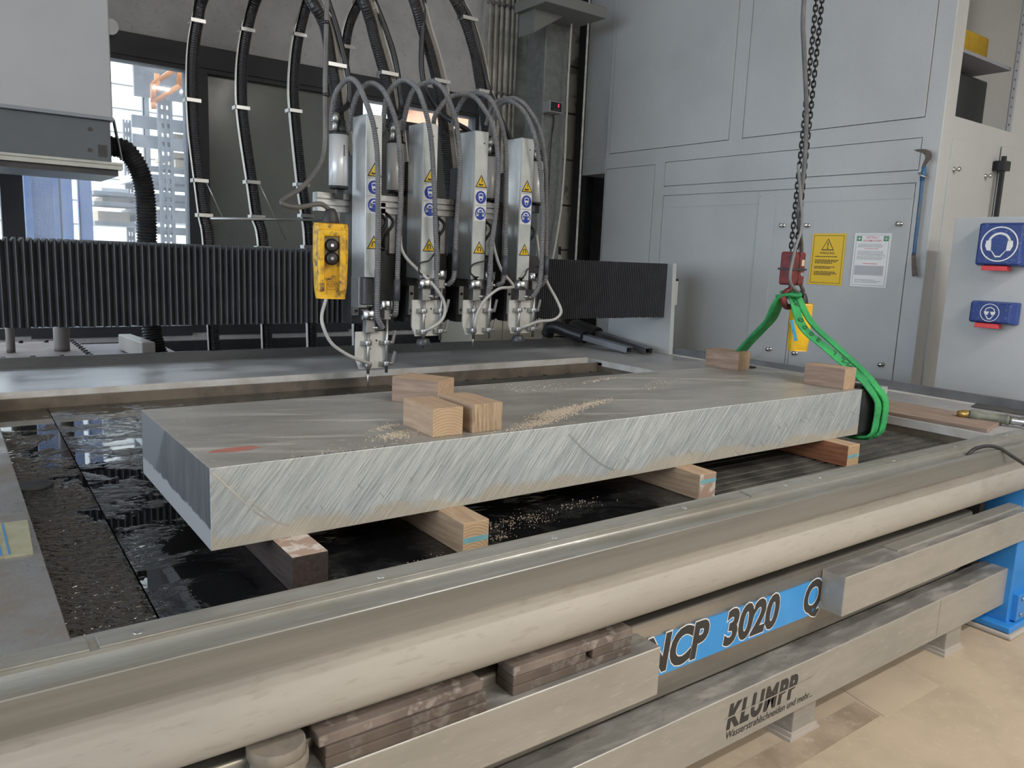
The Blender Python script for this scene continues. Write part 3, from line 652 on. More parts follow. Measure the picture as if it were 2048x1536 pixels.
b = MB(); b.hexa([(IX0, IY0, GZ - 0.02), (s1, IY0, GZ - 0.02), (s0 + 0.02, IY1 + 0.1, GZ - 0.02), (IX0, IY1 + 0.1, GZ - 0.02)], [(IX0, IY0, GZ - 0.001), (s1, IY0, GZ - 0.001), (s0 + 0.02, IY1 + 0.1, GZ - 0.001), (IX0, IY1 + 0.1, GZ - 0.001)])
tag(b.build('sludge_water', water_mat('wet_grit', True)), 'rippled black wet abrasive sludge along the left tank edge', 'water', None, 'stuff')
b = MB(); b.hexa([(s1 + 0.003, IY0, GZ - 0.02), (gx0, IY0, GZ - 0.02), (gx0, IY1 + 0.1, GZ - 0.02), (s0 + 0.023, IY1 + 0.1, GZ - 0.02)], [(s1 + 0.003, IY0, GZ), (gx0, IY0, GZ), (gx0, IY1 + 0.1, GZ), (s0 + 0.023, IY1 + 0.1, GZ)])
tag(b.build('silt_water', water_mat('wet_silt', False)), 'smooth black silt covered plate with a mirror film of water under the slab', 'water', None, 'stuff')
b = MB(); b.box((gx0, IY0, GZ - 0.05), (gx1, IY1 + 0.1, GZ - 0.03)); tag(b.build('tank_water', water_mat('tank_water_surface', False)), 'dark water standing between the grate bars', 'water', None, 'stuff')
# small round hole ring in the sludge
p0 = pz(65, 970, GZ)
tag(MB().lathe((p0.x, p0.y, GZ - 0.002), ZA, [(0, 0.055), (0.003, 0.055), (0.003, 0.05), (0.0035, 0.05)], 24).build('drain_disc', dark_steel), 'flat round dark disc lying in the wet sludge', 'disc')

# ------------------------------------------------------------------ loose things on the table top
z0 = 0.950
q = [pz(0, 1043, z0), pz(55, 1043, z0), pz(67, 1108, z0), pz(0, 1115, z0)]
x0 = -0.25
b = MB(); b.hexa([(x0, q[3].y, z0), (q[2].x, q[2].y, z0), (q[1].x, q[1].y, z0), (x0, q[0].y, z0)], [(x0, q[3].y, z0 + .004), (q[2].x, q[2].y, z0 + .004), (q[1].x, q[1].y, z0 + .004), (x0, q[0].y, z0 + .004)])
m_yg = M('yellowed_offcut', (0.33, 0.325, 0.23), 0.5, col2=(0.26, 0.25, 0.17), scale=12, fine=(30, (0.2, 0.18, 0.12), 0.5))
t = tag(b.build('offcut_plate', m_yg), 'yellowed sheet offcut with blue pen lines on the side plate', 'plate')
b = MB()
for du in (0.020, 0.034):
    x1 = q[1].x - du - 0.03; b.hexa([(x1, q[2].y + .01, z0 + .004), (x1 + .004, q[2].y + .01, z0 + .004), (x1 + .004, q[1].y - .005, z0 + .004), (x1, q[1].y - .005, z0 + .004)], [(x1, q[2].y + .01, z0 + .0046), (x1 + .004, q[2].y + .01, z0 + .0046), (x1 + .004, q[1].y - .005, z0 + .0046), (x1, q[1].y - .005, z0 + .0046)])
b.build('pen_line', M('blue_pen', (0.05, 0.2, 0.4), 0.5), t)

# ================================================================== ALUMINIUM SLAB
SX0, SX1, SY0, SY1, SZ0, SZ1 = 0.42, 3.035, 1.593, 2.255, 0.965, 1.142
def slab_side():
    m, t, p = nt_new('sawn_aluminium_side')
    v = coords(t, (0.055, 1, 1.0), (0, 52, 0))
    fine = noise(t, v, 190, 4, 0.7, 0.3, 0.7)
    mid = noise(t, coords(t, (0.10, 1, 1.0), (0, 50, 0)), 60, 3, 0.6, 0.4, 0.66)
    o = coords(t)
    big = noise(t, o, 3.0, 4, 0.6, 0.35, 0.7)
    z = sepxyz(t, o)[2]
    wob = noise(t, o, 7, 4, 0.6, 0.2, 0.8)
    wob2 = noise(t, o, 40, 4, 0.7, 0.2, 0.8)
    band = math_n(t, 'ADD', z, math_n(t, 'MULTIPLY', math_n(t, 'ADD', wob, math_n(t, 'MULTIPLY', wob2, 0.25)), -0.05))
    dirt = maprange(t, band, -0.012, 0.010, 1.0, 0.0)
    c = mixc(t, fine, (0.34, 0.38, 0.40), (0.55, 0.59, 0.60))
    c = mixc(t, math_n(t, 'MULTIPLY', mid, 0.45), c, (0.68, 0.715, 0.72))
    c = mixc(t, math_n(t, 'MULTIPLY', big, 0.4), c, (0.34, 0.365, 0.375))
    c = mixc(t, math_n(t, 'MULTIPLY', dirt, 0.85), c, (0.40, 0.36, 0.29))
    lk(t, c, p.inputs['Base Color']); 
    lk(t, maprange(t, dirt, 0, 1, 0.45, 0.1), p.inputs['Metallic'])
    lk(t, maprange(t, fine, 0, 1, 0.34, 0.5), p.inputs['Roughness'])
    bump(t, p, math_n(t, 'ADD', fine, math_n(t, 'MULTIPLY', mid, 0.8)), 0.32, 0.004)
    return m
def slab_top():
    m, t, p = nt_new('dusty_aluminium_top')
    v = coords(t, (0.5, 1.6, 1), (0, 0, 12)); o = coords(t)
    a = noise(t, v, 4.0, 5, 0.65, 0.35, 0.65, 0.5)
    sm = noise(t, coords(t, (0.25, 2.5, 1), (0, 0, 24)), 9, 5, 0.7, 0.5, 0.75, 0.6)
    c = mixc(t, a, (0.30, 0.285, 0.26), (0.42, 0.405, 0.375))
    c = mixc(t, math_n(t, 'MULTIPLY', sm, 0.65), c, (0.58, 0.56, 0.525))
    sp = noise(t, o, 60, 2, 0.5, 0.66, 0.72)
    c = mixc(t, math_n(t, 'MULTIPLY', sp, 0.6), c, (0.6, 0.57, 0.52))
    lk(t, c, p.inputs['Base Color']); p.inputs['Metallic'].default_value = 0.35
    lk(t, maprange(t, sm, 0, 1, 0.38, 0.75), p.inputs['Roughness'])
    bump(t, p, math_n(t, 'ADD', sm, sp), 0.1, 0.003)
    return m
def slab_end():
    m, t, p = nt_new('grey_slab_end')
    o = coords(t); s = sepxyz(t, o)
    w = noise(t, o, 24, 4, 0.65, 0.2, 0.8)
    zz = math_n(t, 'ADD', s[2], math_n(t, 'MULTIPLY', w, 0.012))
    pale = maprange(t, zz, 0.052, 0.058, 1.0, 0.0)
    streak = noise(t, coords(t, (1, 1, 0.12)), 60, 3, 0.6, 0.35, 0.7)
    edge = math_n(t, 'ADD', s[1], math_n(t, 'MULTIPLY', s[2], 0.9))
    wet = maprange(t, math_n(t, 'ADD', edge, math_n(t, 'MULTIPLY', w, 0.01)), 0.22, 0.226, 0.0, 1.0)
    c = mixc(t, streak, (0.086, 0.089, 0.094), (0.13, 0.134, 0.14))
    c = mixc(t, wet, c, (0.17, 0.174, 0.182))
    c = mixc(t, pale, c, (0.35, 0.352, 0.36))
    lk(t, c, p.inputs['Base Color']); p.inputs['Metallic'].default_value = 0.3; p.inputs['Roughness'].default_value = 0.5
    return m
b = MB(); lo = [(SX0, SY0, SZ0), (SX1, SY0, SZ0), (SX1, SY1, SZ0), (SX0, SY1, SZ0)]; hi = [(x, y, SZ1) for x, y, z in lo]
n = b.add(lo + hi); ms, mt, me_ = slab_side(), slab_top(), slab_end()
b.mat(ms); b.face((n, n + 1, n + 5, n + 4)); b.face((n + 2, n + 3, n + 7, n + 6)); b.face((n + 1, n + 2, n + 6, n + 5)); b.face((n + 3, n + 2, n + 1, n))
b.mat(mt); b.face((n + 4, n + 5, n + 6, n + 7)); b.mat(me_); b.face((n + 3, n, n + 4, n + 7))
slab = tag(b.build('aluminium_slab', None, None, 0.0018, 2), 'thick raw sawn aluminium slab resting on timbers over the tank', 'metal slab')
# red paint smear, a flat print of its own shape
p0 = pz(470, 899, SZ1)
b = MB(); pts = []
for i in range(18):
    a = 2 * math.pi * i / 18; pts.append((p0.x + 0.050 * math.cos(a) * (1 + 0.3 * random.random()) , p0.y + 0.016 * math.sin(a) * (1 + 0.5 * random.random()), SZ1 + 0.0002))
b.prism(pts, (0, 0, 0.0003)); b.build('paint_smear', M('red_marker_smear', (0.42, 0.13, 0.10), 0.7, col2=(0.30, 0.18, 0.15), scale=40), slab)
# long tool scratches cut across the front face (curved proud burrs)
m_scr = M('bright_scratch', (0.62, 0.62, 0.60), 0.35, 0.8)
m_scd = M('dull_scratch', (0.33, 0.35, 0.345), 0.5, 0.4)
def scratch(uv, w, mtl):
    pts = [py(u, v, SY0 - 0.0004) for u, v in uv]; b = MB(); b.strip(spline(pts, 5), [Vector((1, 0, 0.4))] * (len(uv) * 5 - 4), w, 0.0006); b.build('scratch', mtl, slab)
scratch([(425, 945), (468, 985), (520, 1030), (575, 1052)], 0.003, m_scr)
scratch([(1137, 868), (1170, 902), (1205, 930), (1228, 940)], 0.005, m_scd)
scratch([(500, 1000), (545, 1038), (580, 1050)], 0.002, m_scr)
for (u, v) in [(1470, 903), (1500, 888), (1520, 882), (1555, 850), (1570, 846), (1600, 838), (1608, 834), (1455, 870), (1340, 905), (1375, 900), (1250, 915), (1640, 825), (1660, 822), (1700, 822), (716, 968), (820, 955), (880, 930), (640, 1010), (610, 1012), (760, 985)]:
    scratch([(u, v), (u + random.uniform(6, 12), v + random.uniform(5, 11))], 0.002, m_scd)

# ------------------------------------------------------------------ timbers below the slab
w_side = wood('timber_side_wood', (0.45, 0.325, 0.215), (0.31, 0.205, 0.13))
w_red = wood('reddish_timber_side', (0.36, 0.15, 0.07), (0.20, 0.07, 0.035))
w_top = wood('timber_top_wood', (0.50, 0.365, 0.24), (0.36, 0.24, 0.15))
w_end = wood('timber_end_grain', (0.55, 0.40, 0.25), (0.40, 0.26, 0.14), True)
w_wet = wood('wet_dark_timber', (0.055, 0.035, 0.028), (0.02, 0.014, 0.012))
w_dusty = M('white_flecked_timber', (0.36, 0.25, 0.19), 0.8, col2=(0.58, 0.52, 0.47), scale=30, lo=0.45, hi=0.6)
def timber(x0, x1, y0, y1, mats, label, skew=0.0):
    """mats: side, top, end"""
    b = MB(); z0, z1 = GZ, SZ0 + 0.0005
    lo = [(x0, y0, z0), (x1, y0 + skew, z0), (x1, y1, z0), (x0, y1, z0)]; hi = [(x, y, z1) for x, y, z in lo]
    n = b.add(lo + hi)
    b.mat(mats[0]); b.face((n + 3, n, n + 4, n + 7)); b.face((n + 1, n + 2, n + 6, n + 5)); b.face((n + 2, n + 3, n + 7, n + 6)); b.face((n + 3, n + 2, n + 1, n))
    b.mat(mats[1]); b.face((n + 4, n + 5, n + 6, n + 7)); b.mat(mats[2]); b.face((n, n + 1, n + 5, n + 4))
    return tag(b.build('support_timber', None, None, 0.003), label, 'timber', 'timbers carrying the slab')
m_bluestripe = M('pale_blue_timber_mark', (0.14, 0.36, 0.42), 0.7, col2=(0.25, 0.42, 0.42), scale=30)
def stripe(t, x0, x1, y, za, zb): 
    b = MB(); b.box((x0 + 0.002, y - 0.0006, za), (x1 - 0.002, y + 0.0006, zb)); b.build('paint_stripe', m_bluestripe, t)
timber(0.549, 0.628, 1.478, 2.32, (w_wet, w_dusty, w_wet), 'black wet timber with white flecked top under the slab end')
t = timber(0.964, 1.038, 1.478, 2.32, (w_side, w_top, w_end), 'brown timber with splintered top and blue stripe dusted with chips'); stripe(t, 0.964, 1.038, 1.478, 0.915, 0.928)
t = timber(1.819, 1.895, 1.494, 2.32, (w_side, w_top, w_dusty), 'timber with smooth pale top and faint blue end mark'); stripe(t, 1.819, 1.895, 1.494, 0.935, 0.948)
t = timber(2.623, 2.700, 1.494, 2.32, (w_red, w_top, w_end), 'orange brown timber with pale blue end stripe beside the green sling'); stripe(t, 2.623, 2.700, 1.494, 0.918, 0.930)
# ------------------------------------------------------------------ offcut blocks on the slab
w_bs = wood('block_face_wood', (0.46, 0.325, 0.22), (0.34, 0.23, 0.15), False, 10, 1)
w_bt = wood('block_top_wood', (0.47, 0.335, 0.225), (0.36, 0.245, 0.16), False, 10, 1)
w_be = wood('block_end_grain', (0.50, 0.37, 0.24), (0.39, 0.265, 0.16), True)
w_rough = wood('rough_sawn_block_end', (0.52, 0.40, 0.26), (0.22, 0.15, 0.10), False, 14, 2)
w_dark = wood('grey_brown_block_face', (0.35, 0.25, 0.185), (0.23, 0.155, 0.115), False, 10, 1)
def block(x, y, rz, L, Wd, h, mats, label, z0=SZ1):
    """front-left bottom corner at x,y; width Wd along the turned x axis, length L along the turned y axis"""
    r = Vector((math.cos(rz), math.sin(rz), 0)); f = Vector((-math.sin(rz), math.cos(rz), 0)); o = Vector((0, 0, 0))
    lo = [o, o + r * Wd, o + r * Wd + f * L, o + f * L]; hi = [q + ZA * h for q in lo]
    b = MB(); b.v = []; n = b.add([Vector((q.x, q.y, q.z)) for q in lo + hi])
    # keep the local frame square so that grain follows the block: build unrotated, then rotate the object
    b.v = [Vector(c) for c in [(0, 0, 0), (Wd, 0, 0), (Wd, L, 0), (0, L, 0), (0, 0, h), (Wd, 0, h), (Wd, L, h), (0, L, h)]]
    b.mat(mats[0]); b.face((3, 0, 4, 7)); b.face((1, 2, 6, 5)); b.face((2, 3, 7, 6)); b.face((3, 2, 1, 0))
    b.mat(mats[1]); b.face((4, 5, 6, 7)); b.mat(mats[2]); b.face((0, 1, 5, 4))
    ob = b.build('wooden_block', None, None, 0.0016)
    c = Vector((Wd / 2, L / 2, 0)); ob.location = Vector((x, y, z0)) + r * c.x + f * c.y; ob.rotation_euler.z = rz
    return tag(ob, label, 'wood block', 'offcut blocks on the slab')
block(0.962, 1.628, math.radians(-2), 0.165, 0.086, 0.072, (w_bs, w_bt, w_be), 'wooden block with ring patterned end grain at the slab edge')
block(1.076, 1.624, math.radians(1), 0.165, 0.094, 0.074, (w_bs, w_bt, w_rough), 'wooden block with frayed rough sawn end beside the ringed block')
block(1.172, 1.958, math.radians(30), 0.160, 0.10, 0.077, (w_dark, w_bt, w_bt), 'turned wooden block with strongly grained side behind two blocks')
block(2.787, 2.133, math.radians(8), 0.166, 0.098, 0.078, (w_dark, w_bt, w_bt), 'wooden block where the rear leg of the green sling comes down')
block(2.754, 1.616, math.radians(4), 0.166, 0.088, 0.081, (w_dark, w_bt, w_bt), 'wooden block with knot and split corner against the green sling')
# sawdust and chips on slab, timbers, rim
m_chip = M('pale_wood_chips', (0.62, 0.52, 0.40), 0.85, col2=(0.5, 0.42, 0.33), scale=200)
b = MB()
def chips(b, cx, cy, sx, sy, n, z, ang=0.0, s=(0.0007, 0.0017)):
    for i in range(n):
        gx, gy = random.gauss(0, 0.5) * sx, random.gauss(0, 0.5) * sy
        x = cx + gx * math.cos(ang) - gy * math.sin(ang); y = cy + gx * math.sin(ang) + gy * math.cos(ang); a = random.random() * 6.28; w = random.uniform(*s); l_ = w * random.uniform(1, 2.4)
        r = Vector((math.cos(a), math.sin(a), 0)) * l_ / 2; f = Vector((-math.sin(a), math.cos(a), 0)) * w / 2
        h = w * 0.5; c = Vector((x, y, z + h))
        b.obox(c, r, f, Vector((0, 0, h)))
def on_slab(u, v): q = pz(u, v, SZ1); return q.x, q.y
for u, v, sx, sy, n, a in ((1120, 825, 0.13, 0.035, 1500, 0.35), (1080, 845, 0.14, 0.03, 700, 0.3), (1180, 808, 0.12, 0.025, 400, 0.3), (795, 870, 0.07, 0.03, 400, 0.4), (770, 855, 0.05, 0.02, 110, 0.5), (1200, 760, 0.15, 0.02, 120, 0.3), (1320, 770, 0.2, 0.05, 80, 0.3), (1060, 775, 0.15, 0.1, 90, 0), (700, 905, 0.2, 0.05, 60, 0)):
    x, y = on_slab(u, v); chips(b, x, y, sx, sy, n, SZ1, a)
b.v = [Vector((p.x, max(p.y, SY0 + 0.004), p.z)) for p in b.v]
tag(b.build('sawdust', m_chip), 'pale sawdust and chips scattered over the slab top', 'sawdust', None, 'stuff')
b = MB()
for u, v, sx, sy, n in ((1000, 1050, 0.12, 0.05, 130), (1060, 1035, 0.1, 0.05, 90), (1150, 1010, 0.1, 0.03, 70), (855, 1125, 0.1, 0.05, 40), (1000, 1075, 0.04, 0.02, 40)):
    q = pz(u, v, GZ); chips(b, q.x, max(q.y, IY0 + 0.03), sx, sy, n, GZ)
b.v = [Vector((p.x, max(p.y, IY0 + 0.004), p.z)) for p in b.v]
tag(b.build('tank_chips', m_chip), 'pale chips sprinkled over the black silt between timbers', 'sawdust', None, 'stuff')

# ------------------------------------------------------------------ green round sling, edge mats
HX, HY = 2.80, 1.92
ap = py(1575, 600, HY)
m_sling = M('green_sling_fabric', (0.035, 0.36, 0.10), 0.75, col2=(0.02, 0.23, 0.08), scale=9, bmp=0.5, bscale=90, fine=(60, (0.10, 0.48, 0.18), 0.4))
m_slingd = m_sling
sling = thing('lifting_sling', 'green round sling hung from the red hook around the slab end', 'sling', (HX, HY, SZ0))
top = Vector((HX + 0.0, HY, ap.z + 0.01))
def sling_leg(pts, w, thk, mtl, name, par=None, side=None):
    path = spline(pts, 7); m_ = len(path); b = MB(); idx = []
    for i, p in enumerate(path):
        t_ = (path[min(i + 1, m_ - 1)] - path[max(i - 1, 0)]).normalized()
        sd = Vector(side or (1, 0.15, 0)); sd = (sd - t_ * sd.dot(t_)).normalized(); nn = t_.cross(sd)
        ww = (w[0] + (w[1] - w[0]) * min(1, i / (m_ * 0.25))) / 2
        k = 12; idx.append(b.add([p + sd * (ww * math.copysign(abs(math.cos(a)) ** 0.7, math.cos(a))) + nn * (thk / 2 * math.copysign(abs(math.sin(a)) ** 0.7, math.sin(a)) * (1 + 0.15 * math.sin(i * 0.9 + 3 * a))) for a in [2 * math.pi * j / k for j in range(k)]]))
    b.smooth = True
    for i in range(m_ - 1):
        for k in range(12): b.face((idx[i] + k, idx[i] + (k + 1) % 12, idx[i + 1] + (k + 1) % 12, idx[i + 1] + k))
    b.smooth = False; b.face(tuple(idx[0] + k for k in reversed(range(12)))); b.face(tuple(idx[-1] + k for k in range(12)))
    return b.build(name, mtl, par or sling)
# front leg: a printed band, a dark fold and a second band, over the front edge and under the slab
low = [Vector((2.925, 1.568, 1.10)), Vector((2.928, 1.563, 1.03)), Vector((2.918, 1.568, 0.968)), Vector((2.910, 1.61, 0.948)), Vector((2.90, 1.75, 0.949))]
fa = [top + Vector((0.0, 0.05, 0.004)), top + Vector((0.005, -0.01, 0.0)), py(1604, 652, 1.85), py(1650, 694, 1.765), py(1702, 738, 1.67), py(1732, 766, 1.60)] + low
fb_ = [top + Vector((0.02, 0.05, 0.02)), top + Vector((0.03, -0.01, 0.012)), py(1622, 644, 1.86), py(1672, 692, 1.77), py(1722, 738, 1.67), py(1748, 768, 1.59)] + [p + Vector((0.036, -0.008, 0.0)) for p in low]
fc_ = [p.lerp(q, 0.5) + Vector((0, 0.014, -0.012)) for p, q in zip(fa, fb_)]
m_slinglt = m_sling
leg_f = sling_leg(fa, (0.06, 0.078), 0.012, m_slinglt, 'printed_band')
sling_leg(fb_, (0.045, 0.05), 0.014, m_sling, 'second_band')
sling_leg(fc_, (0.03, 0.034), 0.014, m_slingd, 'fold')
bk = [top + Vector((0.02, -0.04, 0.012)), top + Vector((-0.02, 0.02, 0.0)), py(1540, 640, 2.02), py(1508, 674, 2.11), py(1482, 702, 2.19), Vector((2.875, 2.262, 1.152)), Vector((2.89, 2.277, 1.08)), Vector((2.90, 2.27, 0.985)), Vector((2.90, 2.20, 0.948)), Vector((2.90, 1.75, 0.948))]
sling_leg(bk, (0.08, 0.085), 0.018, m_slingd, 'rear_leg')
path = spline(fa, 7)
tt = [0.40, 0.365, 0.335, 0.275, 0.245, 0.215, 0.185, 0.135, 0.10]
for n_, (ch, t_) in enumerate(zip('WLL2000KG', tt)):
    if n_ in (0, 3, 7): b = MB()
    f_ = t_ * (len(path) - 1); i = int(f_); q = path[i].lerp(path[i + 1], f_ - i); dr = (path[i] - path[i + 1]).normalized()
    up_ = Vector((-1, -0.15, 0)); up_ = (up_ - dr * up_.dot(dr)).normalized(); nn = dr.cross(up_)
    b.text(ch, q - up_ * 0.020 - dr * 0.004, dr, up_, nn, 0.062, 0.0082, 0, 0.016, 'LEFT', 0.60)
    if n_ in (2, 6, 8): b.build('capacity_print', M('faded_print', (0.02, 0.11, 0.045), 0.8), leg_f)
q0, q1 = py(1583, 640, 1.835), py(1592, 682, 1.835)
b = MB(); b.obox((q0 + q1) / 2, Vector((0.018, 0.005, 0)), Vector((0, 0.0006, 0)), (q0 - q1) / 2); b.build('blue_tag', M('blue_label_fabric', (0.05, 0.40, 0.62), 0.6, col2=(0.03, 0.2, 0.4), scale=60), sling)
# black rubber edge protector at the front edge and at the rear edge
for nm, y_, s_, lab in (('edge_protector', SY0, -1, 'black rubber edge mat under the green sling on the slab front'), ('edge_protector', SY1, 1, 'black rubber edge mat under the sling behind the far block')):
    pts = [(2.895, y_ - s_ * 0.10, SZ1 + 0.004), (2.895, y_ - s_ * 0.01, SZ1 + 0.004), (2.895, y_ + s_ * 0.005, SZ1 - 0.01), (2.895, y_ + s_ * 0.005, SZ0 + 0.01), (2.895, y_ - s_ * 0.005, SZ0 - 0.004), (2.895, y_ - s_ * 0.07, SZ0 - 0.004)]
    b = MB(); b.strip([Vector(p) for p in pts], XA, 0.095, 0.007); tag(b.build(nm, black_rubber), lab, 'rubber mat')
# ------------------------------------------------------------------ chain hoist: bottom block, hook, two chain falls
hz0, hz1 = py(1575, 570, HY).z, py(1575, 503, HY).z
hoist = thing('chain_hoist', 'red hook block hanging on two black chain falls', 'hoist', (HX, HY, hz0 - 0.14))
b = MB()
for s_ in (-1, 1):
    b.hexa([(HX + s_ * 0.004 if s_ > 0 else HX - 0.042, HY - 0.032, hz0), (HX + 0.042 if s_ > 0 else HX - 0.004, HY - 0.032, hz0), (HX + 0.042 if s_ > 0 else HX - 0.004, HY + 0.032, hz0), (HX + 0.004 if s_ > 0 else HX - 0.042, HY + 0.032, hz0)],
           [(HX + s_ * 0.004 if s_ > 0 else HX - 0.042, HY - 0.032, hz1), (HX + 0.042 if s_ > 0 else HX - 0.004, HY - 0.032, hz1), (HX + 0.042 if s_ > 0 else HX - 0.004, HY + 0.032, hz1), (HX + 0.004 if s_ > 0 else HX - 0.042, HY + 0.032, hz1)])
b.box((HX - 0.03, HY - 0.026, hz0 + 0.01), (HX + 0.03, HY + 0.026, hz1 - 0.006))
hb = b.build('bottom_block', red_paint, hoist, 0.009, 3)
b = MB(); b.box((HX - 0.046, HY - 0.036, hz0 + 0.06), (HX + 0.046, HY + 0.036, hz0 + 0.068)); b.build('seam_rib', dark_steel, hb)
b = MB(); b.box((HX + 0.012, HY - 0.0335, hz1 - 0.055), (HX + 0.03, HY - 0.032, hz1 - 0.03)); b.build('rating_sticker', M('beige_sticker', (0.55, 0.45, 0.32)), hb)
MB().cyl((HX + 0.02, HY - 0.036, hz0 + 0.045), (HX + 0.02, HY - 0.03, hz0 + 0.045), 0.010, 6).build('bolt', zinc, hb)
# hook: curved tapering bar
hp = [Vector((HX, HY, hz0 + 0.01)), Vector((HX, HY, hz0 - 0.015)), Vector((HX - 0.028, HY, hz0 - 0.028)), Vector((HX - 0.040, HY, hz0 - 0.055)), Vector((HX - 0.022, HY, hz0 - 0.083)), Vector((HX + 0.010, HY, hz0 - 0.088)), Vector((HX + 0.033, HY, hz0 - 0.07)), Vector((HX + 0.036, HY, hz0 - 0.05))]
sp = spline(hp, 6); rad = [0.008 + 0.005 * math.sin(math.pi * i / (len(sp) - 1)) if i < len(sp) * 0.7 else 0.011 * (1 - (i / (len(sp) - 1) - 0.7) / 0.3 * 0.7) for i in range(len(sp))]
MB().tube(sp, 0.014, 10, True, rad).build('hook', red_paint, hoist)
b = MB(); b.strip([Vector((HX + 0.004, HY - 0.014, hz0 - 0.012)), Vector((HX + 0.030, HY - 0.014, hz0 - 0.075))], (0, 1, 0), 0.016, 0.002); b.build('safety_latch', zinc, hoist)
# chain link mesh shared by all links
lkmb = MB(); ring = []
R_, ST, LR = 0.0070, 0.0062, 0.0030
for i in range(12):
    a = 2 * math.pi * i / 12; ring.append(Vector((R_ * math.cos(a), 0, R_ * math.sin(a) + (ST if math.sin(a) > 0.01 else -ST if math.sin(a) < -0.01 else 0))))
N = len(ring); idx = []
for i in range(N):
    t_ = (ring[(i + 1) % N] - ring[i - 1]).normalized(); nn = Vector((0, 1, 0)); bb = t_.cross(nn)
    idx.append(lkmb.add([ring[i] + nn * (LR * math.cos(2 * math.pi * k / 5)) + bb * (LR * math.sin(2 * math.pi * k / 5)) for k in range(5)]))
lkmb.smooth = True
for i in range(N):
    for k in range(5): lkmb.face((idx[i] + k, idx[i] + (k + 1) % 5, idx[(i + 1) % N] + (k + 1) % 5, idx[(i + 1) % N] + k))
me = bpy.data.meshes.new('chain_link'); me.from_pydata([tuple(v) for v in lkmb.v], [], lkmb.f); me.polygons.foreach_set('use_smooth', [True] * len(me.polygons))
me.materials.append(M('black_chain_steel', (0.012, 0.012, 0.013), 0.35, 0.6))
for cx in (-0.018, 0.019):
    z = hz1 + 0.006; k = 0
    while z < 2.70:
        o = bpy.data.objects.new('chain_link', me); COL.objects.link(o); o.parent = hoist
        o.location = Vector((HX + cx + 0.004 * math.sin(z * 3), HY, z)) - ORG[hoist]; o.rotation_euler.z = math.radians(35 + 90 * (k % 2)); z += 0.0195; k += 1
    MB().cyl((HX + cx, HY, 2.70), (HX + cx, HY, CEIL - 0.3), 0.006, 6).build('upper_chain', black_plastic, hoist)
b = MB(); b.box((HX - 0.2, HY - 0.12, CEIL - 0.32), (HX + 0.2, HY + 0.12, CEIL - 0.05)); b.box((HX - 0.05, HY - 0.05, CEIL - 0.06), (HX + 0.05, HY + 0.05, CEIL + 0.01)); b.build('hoist_body', red_paint, hoist, 0.02)

